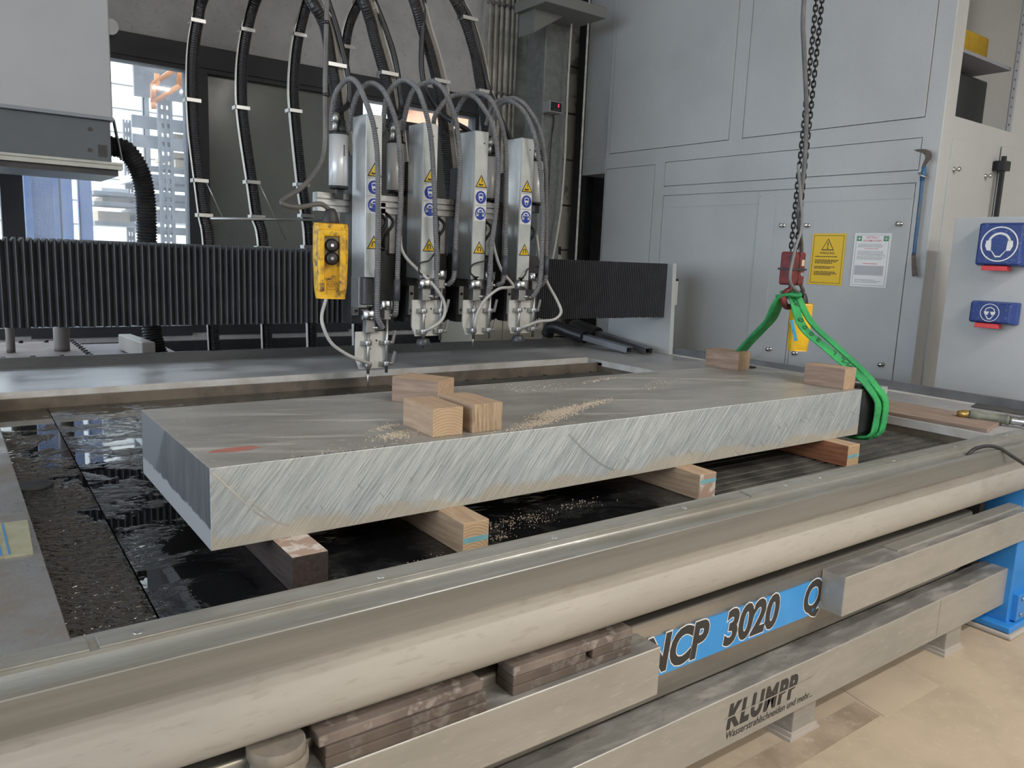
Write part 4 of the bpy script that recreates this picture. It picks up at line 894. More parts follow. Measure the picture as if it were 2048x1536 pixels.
# ------------------------------------------------------------------ push-button pendants
def pendant(name, label, c, h, w, d, yaw, back=False):
    """hanging control box; c = middle of its top, face looks along -y turned by yaw"""
    t = thing(name, label, 'remote control', (c.x, c.y, c.z - h))
    r = Vector((math.cos(yaw), math.sin(yaw), 0)); f = Vector((math.sin(yaw), -math.cos(yaw), 0))
    def P(a, bq, z): return c + r * a + f * bq + ZA * z
    b = MB()
    prof_ = [(0, 0.92), (-0.04, 1.0), (-0.45, 1.0), (-0.85, 0.93), (-0.98, 0.86), (-1.0, 0.78)]
    idx = []
    for zf, s_ in prof_:
        ww = w / 2 * s_; dd = d / 2 * (0.9 if zf in (0,) else 1.0); cc = 0.012
        idx.append(b.add([P(-ww + cc, -dd, zf * h), P(ww - cc, -dd, zf * h), P(ww, -dd + cc, zf * h), P(ww, dd - cc, zf * h), P(ww - cc, dd, zf * h), P(-ww + cc, dd, zf * h), P(-ww, dd - cc, zf * h), P(-ww, -dd + cc, zf * h)]))
    for i in range(len(idx) - 1):
        for k in range(8): b.face((idx[i] + k, idx[i] + (k + 1) % 8, idx[i + 1] + (k + 1) % 8, idx[i + 1] + k))
    b.face(tuple(idx[0] + k for k in range(8))); b.face(tuple(idx[-1] + k for k in reversed(range(8))))
    body = b.build('housing', yellow_pl if not back else yellow_cl, t, 0.004)
    MB().lathe(P(0, 0, -0.005), ZA, [(0, 0.024), (0.01, 0.025), (0.035, 0.018), (0.045, 0.0125), (0.047, 0.008)], 14).build('cable_boot', black_rubber, t)
    if not back:
        # proud side rails leave a channel in the middle, pale button plate, two black buttons
        for s_ in (-1, 1):
            b = MB(); b.obox(P(s_ * w * 0.31, d / 2 + 0.004, -0.52 * h), r * (w * 0.10), f * 0.018, ZA * (h * 0.38)); b.build('guard_rail', yellow_pl, body, 0.006)
        b = MB(); b.obox(P(0, d / 2 + 0.004, -0.13 * h), r * (w * 0.40), f * 0.018, ZA * (h * 0.045)); b.build('guard_rail', yellow_pl, body, 0.006)
        b = MB(); b.obox(P(0, d / 2 + 0.001, -0.34 * h), r * (w * 0.20), f * 0.002, ZA * (h * 0.18)); b.build('button_plate', M('beige_button_plate', (0.5, 0.44, 0.3)), body)
        for zf in (-0.29, -0.46):
            bt = MB().lathe(P(0, d / 2, zf * h), f, [(0, 0.019), (0.010, 0.019), (0.014, 0.015), (0.024, 0.015), (0.027, 0.012), (0.0275, 0.004)], 18).build('push_button', black_rubber, body)
            MB().cyl(P(0, d / 2 + 0.027, zf * h), P(0, d / 2 + 0.029, zf * h), 0.0045, 10).build('button_mark', white_ink if zf > -0.4 else zinc, bt)
        b = MB(); o_ = P(0, d / 2 + 0.0005, -0.80 * h); b.annulus(o_, r, ZA, f, (0, 0), 0.0075, 0.0095, 0.001, 18); b.frame(o_, r, ZA, f, (-0.012, -0.016, 0.012, 0.016), 0.0012, 0.001)
        b.plate(o_, r, ZA, f, (-0.006, -0.0008, 0.006, 0.0008), 0.001); b.plate(o_, r, ZA, f, (-0.0008, -0.006, 0.0008, 0.006), 0.001); b.build('maker_mark', M('ochre_ink', (0.35, 0.18, 0.02)), body)
    return t
pc = py(661, 447, 2.1)
pend = pendant('pendant_control', 'worn yellow pendant control with two black push buttons', Vector((pc.x, 2.1, pc.z)), 0.208, 0.094, 0.065, math.radians(-18))
pts = [py(661, 421, 2.1), py(640, 408, 2.09), py(600, 414, 2.07), py(570, 410, 2.06), py(566, 400, 2.07), py(605, 374, 2.1), py(640, 330, 2.14), py(650, 285, 2.16), py(650, 200, 2.16), py(651, 120, 2.16), py(654, 0, 2.16), py(655, -120, 2.16), Vector((0.92, 2.16, 3.6)), Vector((0.92, 2.16, CEIL))]
pc_ = tag(MB().tube(spline(pts, 7), 0.0068, 8).build('pendant_cable', cable_grey), 'grey cable with a loose loop above the worn yellow pendant', 'cable')
for v_ in (45, 190): 
    q = py(652, v_, 2.16); MB().cyl(q - ZA * 0.004, q + ZA * 0.004, 0.010, 8).build('cable_tie', black_plastic, pc_)
# second pendant behind the sling, seen from its back
pc = py(1604, 606, HY + 0.06)
pendant('pendant_control', 'yellow pendant control hanging behind the green sling', Vector((pc.x, HY + 0.06, pc.z)), 0.205, 0.088, 0.055, math.radians(-30), True)
cp = [py(1597, 590, HY + .05), py(1606, 582, HY + .05), py(1600, 560, HY + .04), py(1603, 500, HY + .02), py(1597, 430, HY - .03), py(1600, 400, HY - .03), py(1609, 330, HY - .03), py(1613, 240, HY - .03), py(1612, 180, HY - .03), py(1608, 100, HY - .03), py(1608, 0, HY - .03)]
cp += [Vector((cp[-1].x, HY - 0.03, cp[-1].z + 0.5)), Vector((cp[-1].x, HY - 0.03, CEIL))]
tag(MB().tube(spline(cp, 6), 0.0085, 8).build('control_cable', cable_grey), 'thick grey cable hanging alongside the chain falls', 'cable')
cp = [py(1597, 585, HY - .04), py(1580, 560, HY - .05), py(1590, 500, HY - .05), py(1604, 450, HY - .05), py(1600, 380, HY - .04), py(1596, 330, HY - .04)]
tag(MB().tube(spline(cp, 6), 0.006, 8).build('steel_cable', hose_grey), 'looped grey lead in front of the red hook block', 'cable')
b = MB()
q = py(1598, 590, HY + .02)
for i in range(4): b.tube(spline([q + Vector((-0.03, 0, -0.012 + 0.006 * i)), q + Vector((0.0, -0.012, 0.006 * i)), q + Vector((0.028, 0, 0.008 - 0.006 * i)), q + Vector((0.0, 0.02, -0.02))], 5), 0.003, 6)
tag(b.build('wire_wrap', black_rubber), 'knot of dark wire tied above the second yellow pendant', 'wire')

# ================================================================== GANTRY BRIDGE WITH BELLOWS
BY, BZ0, BZ1, BD = 3.85, 1.212, 1.588, 0.16
m_bel = M('black_bellows_cloth', (0.018, 0.019, 0.023), 0.62, col2=(0.03, 0.031, 0.036), scale=10)
m_beledge = M('faded_bellows_edge', (0.105, 0.11, 0.125), 0.6, col2=(0.07, 0.072, 0.085), scale=20)
gantry = thing('gantry_bridge', 'gantry bridge covered in black pleated bellows across the tank', 'gantry', (2.0, BY + 0.1, RIM))
def bellows(x0, x1, pitch, depth, edge):
    n = max(1, int(round((x1 - x0) / pitch))); p = (x1 - x0) / n; b = MB(); sec = []
    def section(x, o):   # inverted U, o = inset
        return b.add([(x, BY + o, BZ0 + random.uniform(-0.003, 0.003)), (x, BY + o, BZ1 - o * 0.9 - 0.006 if o else BZ1), (x, BY + BD - o, BZ1 - o * 0.9 if o else BZ1), (x, BY + BD - o, BZ0)])
    xs = []
    for i in range(n):
        xx = x0 + i * p
        xs += [(xx, 0.0, True), (xx + edge, 0.0, False), (xx + p / 2 + edge / 2, depth, False)]
    xs.append((x1, 0.0, False))
    sec = [section(x, o) for x, o, e in xs]
    for i in range(len(xs) - 1):
        b.mat(m_beledge if xs[i][2] else m_bel)
        for k in range(3): b.face((sec[i] + k, sec[i + 1] + k, sec[i + 1] + k + 1, sec[i] + k + 1))
    return b.build('bellows', None, gantry)
hx = [1.668, 1.975, 2.280, 2.580]                   # front left edges of the four heads
HYF = 3.50
pl0 = [py(u, 570, 3.74).x for u in (704, 815, 915, 1011)]     # carriage plate left edges
pl1 = [p + 0.245 for p in pl0]
bellows(-1.3, pl0[0], 0.0285, 0.020, 0.0035)
for i in range(3): bellows(pl1[i] - 0.02, pl0[i + 1], 0.010, 0.010, 0.0012)
XE = px(1340, 600, 4.17).x
bellows(pl1[3] - 0.02, XE - 0.02, 0.0165, 0.014, 0.0022)
b = MB(); b.box((-1.3, BY + 0.03, BZ0 + 0.03), (XE, BY + BD - 0.03, BZ1 - 0.04)); b.build('beam_core', dark_steel, gantry)
# end plate
yb_ = px(1254, 660, XE - 0.018).y
b = MB(); b.hexa([(XE - 0.018, 3.775, 0.952), (XE + 0.018, 3.775, 0.952), (XE + 0.018, 4.42, 0.952), (XE - 0.018, 4.42, 0.952)], [(XE - 0.018, 3.80, 1.592), (XE + 0.018, 3.80, 1.592), (XE + 0.018, 4.42, 1.592), (XE - 0.018, 4.42, 1.592)])
ep = b.build('end_plate', paint_grey_in, gantry, 0.003)
p0 = px(1352, 580, XE + 0.05)
b = MB(); b.box((XE + 0.018, 3.80, 1.30), (XE + 0.05, 3.87, 1.47)); b.build('end_cover', paint_cream, ep, 0.003)
b = MB(); b.box((XE + 0.018, 3.80, 1.47), (XE + 0.05, 3.87, 1.485)); b.build('end_cover_cap', black_plastic, ep)
for zz in (1.06, 1.24): MB().cyl((XE + 0.018, 3.80, zz), (XE + 0.035, 3.80, zz), 0.006, 8).build('screw', zinc, ep)
# left support columns standing on the drive base behind the rear lip
base = thing('drive_base', 'rusty base plate with rows of dark bolts behind the rear lip', 'machine base', (0.0, 4.8, 0.0))
bz = 0.995
bx1 = pz(178, 700, bz).x
m_base = M('dusty_base_plate', (0.30, 0.24, 0.22), 0.7, 0.1, col2=(0.22, 0.16, 0.15), scale=6)
b = MB(); b.box((-1.2, YLIP + 0.03, bz - 0.03), (bx1, 5.25, bz)); b.build('plate', m_base, base, 0.002)
b = MB(); b.box((-1.2, YLIP + 0.03, 0.0), (bx1 + 0.45, 5.3, bz - 0.03)); b.build('plinth', M('dusty_plinth', (0.26, 0.22, 0.22), 0.7, col2=(0.2, 0.17, 0.17), scale=5), base)
for i in range(9):
    q = MB(); bolt_head(q, (bx1 - 0.03, YLIP + 0.08 + i * 0.085, bz), ZA, 0.012, 0.014); q.build('bolt', dark_steel, base)
for i in range(8):
    for yy in (YLIP + 0.075, 5.2):
        q = MB(); bolt_head(q, (bx1 - 0.16 - i * 0.125, yy, bz), ZA, 0.012, 0.014); q.build('bolt', dark_steel, base)
for uu0, uu1 in ((12, 31), (108, 141)):
    a = py(uu0, 680, 4.75).x; c = py(uu1, 680, 4.75).x
    MB().lathe(((a + c) / 2, 4.78, bz), ZA, [(0, (c - a) / 2), (0.02, (c - a) / 2), (0.53, (c - a) / 2)], 20).build('column', M('brown_column', (0.20, 0.18, 0.17), 0.5, 0.2), base)
q0, q1 = pz(243, 695, bz), pz(300, 716, bz)
a0 = py(250, 690, 4.95); a1 = py(298, 706, 4.5)
b = MB(); d_ = Vector((a1.x - a0.x, a1.y - a0.y, 0)).normalized(); sd = Vector((-d_.y, d_.x, 0))
t0 = Vector((a0.x, a0.y, bz + 0.02)); t1 = Vector((a1.x, a1.y, bz + 0.02))
b.obox((t0 + t1) / 2, (t1 - t0) / 2, sd * 0.035, ZA * 0.045); tag(b.build('steel_channel', M('dusty_channel', (0.36, 0.33, 0.30), 0.6, 0.2), None, 0.006), 'dusty steel bar lying across the plinth behind the rear lip', 'steel bar')

# ================================================================== CUTTING HEADS
m_tape = M('dark_hose_sleeve', (0.07, 0.075, 0.09), 0.5)
m_nplate = M('pale_nozzle_plate', (0.68, 0.68, 0.65), 0.4, 0.1, col2=(0.58, 0.57, 0.53), scale=12)
def sticker_tri(b1, b2, o, r, u, n, w):
    h = w * 0.88
    b2.poly(o, r, u, n, [(-w / 2, 0), (w / 2, 0), (0, h)], 0.0008)
    s_ = 0.80; c = h * 0.33
    b1.poly(o + n * 0.0008, r, u, n, [(-w / 2 * s_, c - c * s_), (w / 2 * s_, c - c * s_), (0, c + (h - c) * s_)], 0.0006)
def head(i, x0, dz, hoseA, hoseB, feed, thin, hood, tip, side, lab):
    t = thing('cutting_head', lab, 'cutting head', (x0 + 0.04, HYF + 0.08, RIM), 'cutting heads on the gantry')
    x1 = x0 + 0.082; z0, z1 = 1.463, 2.226
    b = MB(); b.box((x0, HYF + 0.004, z0), (x1, HYF + 0.155, z1)); hs = b.build('housing', steel_side, t, 0.003)
    b = MB(); b.box((x0 + 0.001, HYF, z0 + 0.002), (x1 - 0.001, HYF + 0.0045, z1 - (0.002 if i < 3 else 0.004)));
    fc = b.build('front_cover', paint_white, t, 0.001)
    q = MB(); q.cyl((x0 + 0.055, HYF - 0.001, z1 - 0.06), (x0 + 0.055, HYF + 0.001, z1 - 0.06), 0.004, 8); q.build('screw', dark_steel, fc)
    # safety stickers
    ctr = x0 + 0.044; yy = HYF - 0.0002
    o = Vector((ctr, yy, 1.942)); by_, bb = MB(), MB(); sticker_tri(by_, bb, o, *FRONT, 0.074)
    o2 = Vector((ctr, yy, 1.600)); sticker_tri(by_, bb, o2, *FRONT, 0.074)
    s1 = bb.build('sticker_border', black_ink, fc); by_.build('warning_sticker', sign_yellow, fc)
    b = MB(); oo = o - YA * 0.0016          # hand and jet symbol
    b.plate(oo, *FRONT, (0.002, 0.026, 0.005, 0.052), 0.0004); b.poly(oo, *FRONT, [(-0.001, 0.034), (0.008, 0.034), (0.0035, 0.026)], 0.0004)
    b.poly(oo, *FRONT, [(-0.018, 0.012), (-0.010, 0.022), (-0.008, 0.016), (0.010, 0.018), (0.014, 0.013), (0.004, 0.010), (-0.008, 0.008)], 0.0004)
    oo = o2 - YA * 0.0016                   # magnet symbol
    for k in range(10):
        a0, a1 = math.pi * k / 10, math.pi * (k + 1) / 10
        b.poly(oo, *FRONT, [(0.011 * math.cos(a0), 0.026 + 0.011 * math.sin(a0)), (0.011 * math.cos(a1), 0.026 + 0.011 * math.sin(a1)), (0.006 * math.cos(a1), 0.026 + 0.006 * math.sin(a1)), (0.006 * math.cos(a0), 0.026 + 0.006 * math.sin(a0))], 0.0004)
    b.plate(oo, *FRONT, (-0.011, 0.012, -0.006, 0.026), 0.0004); b.plate(oo, *FRONT, (0.006, 0.012, 0.011, 0.026), 0.0004)
    b.build('sticker_symbol', black_ink, fc)
    b = MB(); b.plate(Vector((ctr, yy, 1.853)), *FRONT, (-0.036, 0, 0.036, 0.077), 0.0006); b.plate(Vector((ctr, yy, 1.770)), *FRONT, (-0.036, 0, 0.036, 0.077), 0.0006); b.build('sticker_base', white_ink, fc)
    b = MB(); o3 = Vector((ctr, yy - 0.0007, 1.8915)); o4 = Vector((ctr, yy - 0.0007, 1.8085))
    for q in (o3, o4): b.disc(q, *FRONT, (0, 0), 0.033, 0.0005, 26)
    b.build('mandatory_sticker', sign_blue, fc)
    b = MB(); q = o3 - YA * 0.0006
    b.poly(q, *FRONT, [(-0.015, 0.004), (-0.015, 0.018), (0, 0.023), (0.015, 0.018), (0.015, 0.004), (0.010, -0.015), (0, -0.021), (-0.010, -0.015)], 0.0003)
    q = o4 - YA * 0.0006
    b.disc(q, *FRONT, (0, 0.004), 0.021, 0.0003, 20); b.plate(q, *FRONT, (-0.025, -0.014, -0.014, 0.008), 0.0003); b.plate(q, *FRONT, (0.014, -0.014, 0.025, 0.008), 0.0003)
    b.build('sticker_symbol', white_ink, fc)
    b = MB(); q = o3 - YA * 0.0010
    b.poly(q, *FRONT, [(-0.012, 0.006), (-0.012, 0.014), (0, 0.018), (0.012, 0.014), (0.012, 0.006)], 0.0003); b.poly(q, *FRONT, [(-0.009, -0.012), (-0.005, -0.005), (0.005, -0.005), (0.009, -0.012), (0, -0.018)], 0.0003)
    q = o4 - YA * 0.0010; b.poly(q, *FRONT, [(-0.012, 0.006), (0.012, 0.006), (0.010, -0.016), (0, -0.021), (-0.010, -0.016)], 0.0003); b.poly(q, *FRONT, [(-0.011, 0.009), (0.011, 0.009), (0.007, 0.018), (-0.007, 0.018)], 0.0003); b.build('sticker_detail', sign_blue, fc)
    # carriage plate with silver bolt strip
    cpz0, cpz1 = 1.215, 1.60
    b = MB(); b.box((pl0[i], 3.745, cpz0), (pl1[i], 3.86, cpz1)); cp_ = b.build('carriage_plate', dark_steel, t, 0.003)
    b = MB(); b.box((pl0[i] - 0.003, 3.715, cpz0 + 0.045), (pl0[i] + 0.026, 3.747, cpz1 - 0.02)); st = b.build('bolt_strip', zinc, cp_, 0.002)
    for zz in (0.07, 0.16, 0.24, 0.31): q = MB(); bolt_head(q, (pl0[i] + 0.012, 3.715, cpz0 + zz), -YA, 0.008, 0.006, 10); q.build('bolt', dark_steel, st)
    b = MB(); b.box((x0 + 0.005, HYF + 0.15, 1.42), (x1, 3.75, 2.05)); b.build('slide_rail', dark_steel, cp_)
    # lower end: accordion collar and drive ring
    zb = z0 + dz
    if dz < -0.05:
        n_ = 22; prof_ = [(k * (-dz - 0.02) / n_, 0.036 if k % 2 else 0.028) for k in range(n_ + 1)]
        MB().lathe((x0 + 0.035, HYF + 0.05, zb + 0.02), ZA, prof_, 16).build('collar_bellows', M('dark_grey_collar', (0.055, 0.055, 0.06), 0.45), t)
        b = MB(); b.box((x0 - 0.004, HYF + 0.06, zb + 0.005), (x0 + 0.07, HYF + 0.15, z0)); b.build('slide_body', steel_side, t, 0.002)
    MB().lathe((x0 + 0.02, HYF - 0.012, zb - 0.048), ZA, [(0, 0.040), (0.002, 0.0425), (0.045, 0.0425), (0.047, 0.040)], 28).build('drive_ring', chrome, t)
    MB().lathe((x0 + 0.022, HYF - 0.012, zb - 0.002), ZA, [(0, 0.008), (0.012, 0.008), (0.013, 0.016), (0.019, 0.016), (0.02, 0.01)], 12).build('adjust_knob', black_plastic, t)
    b = MB(); b.box((x0 - 0.005, HYF - 0.035, zb - 0.11), (x0 + 0.042, HYF + 0.012, zb - 0.047)); b.build('valve_block', zinc, t, 0.003)
    fit = MB(); fit.cyl((x0 + 0.03, HYF - 0.03, zb - 0.085), (x0 + 0.062, HYF - 0.035, zb - 0.09), 0.010, 6); fit.cyl((x0 + 0.058, HYF - 0.034, zb - 0.089), (x0 + 0.085, HYF - 0.038, zb - 0.093), 0.0065, 8); fit.build('hose_fitting', zinc, t)
    # second ring and block at the right
    xs2 = x0 + 0.122; z2 = zb + 0.045
    MB().lathe((xs2, HYF + 0.01, z2 - 0.045), ZA, [(0, 0.031), (0.002, 0.033), (0.042, 0.033), (0.044, 0.031)], 24).build('drive_ring', chrome, t)
    b = MB(); b.box((xs2 - 0.018, HYF - 0.008, z2 - 0.095), (xs2 + 0.018, HYF + 0.028, z2 - 0.044)); b.build('valve_block', zinc, t, 0.003)
    fit = MB(); fit.cyl((xs2 + 0.01, HYF - 0.005, z2 - 0.072), (xs2 + 0.035, HYF - 0.008, z2 - 0.074), 0.009, 6); fit.build('hose_fitting', zinc, t)
    # nozzle plate, tubes, clamps, lever handles
    zp1 = zb - 0.108; zp0 = zp1 - 0.185
    b = MB(); b.poly(Vector((x0 - 0.045, HYF + 0.012, zp0)), *FRONT, [(0.022, 0), (0.165, 0), (0.172, 0.02), (0.172, 0.185), (0, 0.185), (0, 0.05)], 0.012)
    npt = b.build('nozzle_plate', m_nplate, t, 0.0015)
    for ax, az in ((0.075, 0.14), (0.075, 0.10), (0.11, 0.14)): q = MB(); q.cyl((x0 - 0.045 + ax, HYF + 0.001, zp0 + az), (x0 - 0.045 + ax, HYF - 0.002, zp0 + az), 0.005, 8); q.build('screw', dark_steel, npt)
    xa_, xb_ = x0 + 0.012, x0 + 0.112
    for xt, zt, nm in ((xa_, zb - 0.105, 'nozzle_tube'), (xb_, z2 - 0.09, 'guide_tube')):
        q = MB(); q.cyl((xt, HYF - 0.02, zt), (xt, HYF - 0.02, zp0 - 0.02), 0.0075, 10); q.build(nm, zinc, t)
    for xt in (xa_, xb_):
        for az in (0.12, 0.015):
            b = MB(); b.box((xt - 0.032, HYF - 0.018, zp0 + az), (xt + 0.018, HYF + 0.004, zp0 + az + 0.022)); b.cyl((xt, HYF - 0.02, zp0 + az), (xt, HYF - 0.02, zp0 + az + 0.022), 0.018, 14); b.build('tube_clamp', zinc, npt, 0.0015)
    for az in (0.12, 0.015):
        b = MB(); b.obox((xb_ + 0.042, HYF - 0.012, zp0 + az + 0.035), Vector((0.008, 0, 0.034)), Vector((0.007, 0, -0.0017)), Vector((0, 0.005, 0))); b.cyl((xb_ + 0.018, HYF - 0.012, zp0 + az + 0.01), (xb_ + 0.042, HYF - 0.012, zp0 + az + 0.01), 0.009, 10); b.build('clamp_lever', M('grey_lever', (0.28, 0.28, 0.29), 0.45, 0.4), npt, 0.002)
    MB().lathe((xa_, HYF - 0.02, zp0 + 0.035), -ZA, [(0, 0.009), (0.008, 0.017), (0.02, 0.017), (0.03, 0.01), (0.045, 0.008)], 12).build('mixing_chamber', zinc, t)
    MB().cyl((xa_, HYF - 0.02, zp0 - 0.01), (xa_, HYF - 0.02, zp0 - tip), 0.0045, 8).build('nozzle_tip', zinc, t)
    if hood: MB().lathe((xa_, HYF - 0.02, zp0 - 0.045), ZA, [(0, 0.038), (0.004, 0.041), (0.03, 0.030), (0.034, 0.028)], 18).build('splash_hood', M('dark_hood', (0.06, 0.06, 0.065), 0.35), t)
    # hoses
    def hose(uv, endp, nm, ys, r, corr=True, mtl=hose_grey, pitch=0.011, am=0.0014):
        n_ = len(uv); pts = [py(u, v, ys[0] + (ys[1] - ys[0]) * min(1.0, k / (n_ * 0.45))) for k, (u, v) in enumerate(uv)] + [Vector(endp)]
        pth = spline(pts, 10); b = MB()
        if corr: corrugated(b, pth, r, pitch, am, 9)
        else: b.tube(pth, r, 8)
        return b.build(nm, mtl, t)
    hA = hose(hoseA, (x0 + 0.083, HYF - 0.037, zb - 0.092), 'corrugated_hose', (3.80, 3.44), 0.0125)
    hB = hose(hoseB, (xs2 + 0.036, HYF - 0.008, z2 - 0.074), 'corrugated_hose', (3.80, 3.46), 0.0125)
    hose(feed, (xa_ + 0.006, HYF - 0.03, zp0 + 0.03), 'abrasive_hose', (3.62, 3.44), 0.0085, False, hose_light)
    if thin: hose(thin, (x0 + 0.022, HYF - 0.012, zb + 0.01), 'sensor_cable', (3.46, 3.47), 0.0042, False, black_rubber)
    for uv, hh in ((hoseA, hA), (hoseB, hB)):       # dark sleeve near the lower end
        u, v = uv[-2]; q = py(u, v, 3.45); MB().cyl(q + ZA * 0.05, q - ZA * 0.05, 0.0155, 10).build('hose_sleeve', m_tape, hh)
    # abrasive canister beside / behind
    (cu0, cv0, cu1, cv1, cy) = side
    ca = py((cu0 + cu1) / 2, cv0, cy); cb = py((cu0 + cu1) / 2, cv1, cy); rr = (py(cu1, cv0, cy).x - py(cu0, cv0, cy).x) / 2 * 0.93
    hh = ca.z - cb.z
    cn = MB().lathe((ca.x, cy, cb.z), ZA, [(0, rr * 0.9), (0.004, rr), (hh, rr)], 24).build('canister', M('canister_white', (0.57, 0.575, 0.58), 0.3, 0.25), t)
    MB().lathe((ca.x, cy, ca.z), ZA, [(0, rr * 1.02), (0.010, rr * 1.02), (0.012, rr * 0.9)], 24).build('canister_cap', black_plastic, cn)
    MB().lathe((ca.x, cy, cb.z - 0.014), ZA, [(0, rr * 0.8), (0.004, rr * 0.98), (0.015, rr * 0.98)], 24).build('canister_base', black_plastic, cn)
    b = MB(); b.box((ca.x + rr * 0.10, cy - rr - 0.001, cb.z + hh * 0.58), (ca.x + rr * 0.26, cy - rr * 0.9, cb.z + hh * 0.8)); b.build('sight_glass', M('sight_glass_dark', (0.12, 0.09, 0.10), 0.2), cn, 0.002)
    b = MB(); b.cyl((ca.x - rr * 0.45, cy, ca.z + 0.008), (ca.x - rr * 0.45, cy, ca.z + 0.07), 0.014, 8); b.cyl((ca.x - rr * 0.45, cy, ca.z + 0.055), (ca.x - rr * 0.3, cy, ca.z + 0.10), 0.016, 10); b.build('inlet_fitting', zinc, cn)
    MB().lathe((ca.x + rr * 0.35, cy, ca.z + 0.01), ZA, [(0, 0.022), (0.03, 0.022), (0.032, 0.018), (0.06, 0.016)], 12).build('cable_plug', black_rubber, cn)
    # brackets behind the canister, clutter of valves
    zb_ = cb.z - 0.02
    b = MB(); b.box((x0 - 0.16, 3.715, zb_ - 0.10), (x0 + 0.02, 3.76, zb_ - 0.01))
    for za_, zc_ in ((0.010, 0.037), (0.045, 0.067), (0.075, 0.100)): b.box((x0 - 0.16, 3.70, zb_ - zc_), (x0 + 0.02, 3.717, zb_ - za_))
    b.build('canister_bracket', zinc, t)
    b = MB(); b.box((x0 - 0.065, 3.72, zb_ - 0.30), (x0 - 0.035, 3.74, zb_ - 0.10)); b.build('hanger_strip', zinc, t)
    b = MB(); b.box((ca.x - 0.012, cy - 0.012, cb.z - 0.06), (ca.x + 0.022, cy + 0.02, cb.z - 0.012)); b.build('dosing_valve', black_plastic, t, 0.003)
    b = MB(); b.box((x0 + 0.10, 3.72, 1.60), (x0 + 0.22, 3.82, 1.72)); b.build('valve_island', dark_steel, t, 0.004)
    b = MB(); b.box((x0 + 0.12, 3.70, 1.76), (x0 + 0.21, 3.78, 1.84)); b.build('valve_bracket', zinc, t, 0.004)
    for k in range(3):
        xx = x0 + 0.12 + 0.04 * k
        b = MB(); b.tube(spline([(xx, 3.72, 1.80), (xx + 0.03, 3.66, 1.74), (xx - 0.01, 3.68, 1.66), (xx + 0.02, 3.74, 1.60)], 5), 0.008, 6); b.build('air_tube', black_rubber, t)
    return t
H1A = [(663, 260), (665, 215), (675, 180), (697, 158), (714, 166), (727, 192), (740, 226), (749, 262), (755, 320), (756, 423), (755, 500), (755, 560), (755, 630)]
H1B = [(700, 260), (703, 227), (715, 188), (737, 167), (758, 173), (774, 195), (793, 247), (800, 306), (802, 394), (799, 452), (796, 520), (794, 580), (792, 622)]
H2A = [(765, 270), (767, 240), (775, 189), (802, 161), (825, 168), (841, 191), (860, 262), (868, 364), (871, 452), (874, 520), (873, 560)]
H2B = [(805, 265), (809, 236), (825, 183), (857, 164), (878, 170), (894, 191), (913, 247), (919, 310), (919, 364), (913, 452), (910, 520), (907, 556)]
H3A = [(867, 255), (871, 230), (896, 197), (925, 188), (948, 194), (967, 216), (987, 253), (995, 306), (996, 360), (992, 423), (983, 496), (980, 545), (978, 572)]
H3B = [(905, 250), (913, 224), (931, 193), (953, 187), (970, 191), (985, 205), (1004, 253), (1012, 306), (1012, 394), (1011, 470), (1010, 530), (1006, 562)]
H4A = [(978, 270), (989, 227), (1006, 206), (1022, 203), (1049, 225), (1069, 272), (1080, 335), (1086, 423), (1084, 490), (1082, 540), (1077, 575)]
H4B = [(972, 250), (989, 207), (1019, 197), (1036, 200), (1055, 216), (1080, 262), (1091, 335), (1092, 423), (1092, 480), (1092, 530), (1090, 560)]
F1 = [(668, 470), (662, 540), (652, 597), (644, 628), (646, 652), (662, 685), (689, 706), (716, 719)]
F2 = [(800, 470), (803, 497), (816, 520), (842, 545), (868, 572), (886, 599), (890, 623), (882, 642), (864, 655)]
F3 = [(985, 470), (989, 499), (1003, 540), (1026, 570), (1020, 575), (997, 578), (970, 600), (954, 628), (949, 650)]
F4 = [(1073, 470), (1080, 520), (1094, 564), (1113, 599), (1122, 624), (1108, 639), (1078, 643), (1055, 651)]
T2 = [(872, 500), (868, 508), (858, 521), (840, 527), (839, 545)]
T3 = [(985, 512), (973, 521), (946, 529), (941, 545)]
T4 = [(1085, 520), (1078, 532), (1056, 538), (1050, 550)]
head(0, hx[0], -0.155, H1A, H1B, F1, None, False, 0.085, (658, 270, 697, 373, 3.66), 'lowered cutting head with ribbed collar and bare nozzle tip')
head(1, hx[1], 0.0, H2A, H2B, F2, T2, True, 0.06, (775, 288, 810, 382, 3.72), 'raised cutting head with dark splash hood beside the lowered head')
head(2, hx[2], 0.0, H3A, H3B, F3, T3, False, 0.06, (972, 314, 996, 398, 3.78), 'raised cutting head with bare tip between two hooded heads')
head(3, hx[3], 0.0, H4A, H4B, F4, T4, True, 0.05, (1062, 324, 1088, 406, 3.78), 'raised cutting head with splash hood beside the long right bellows')

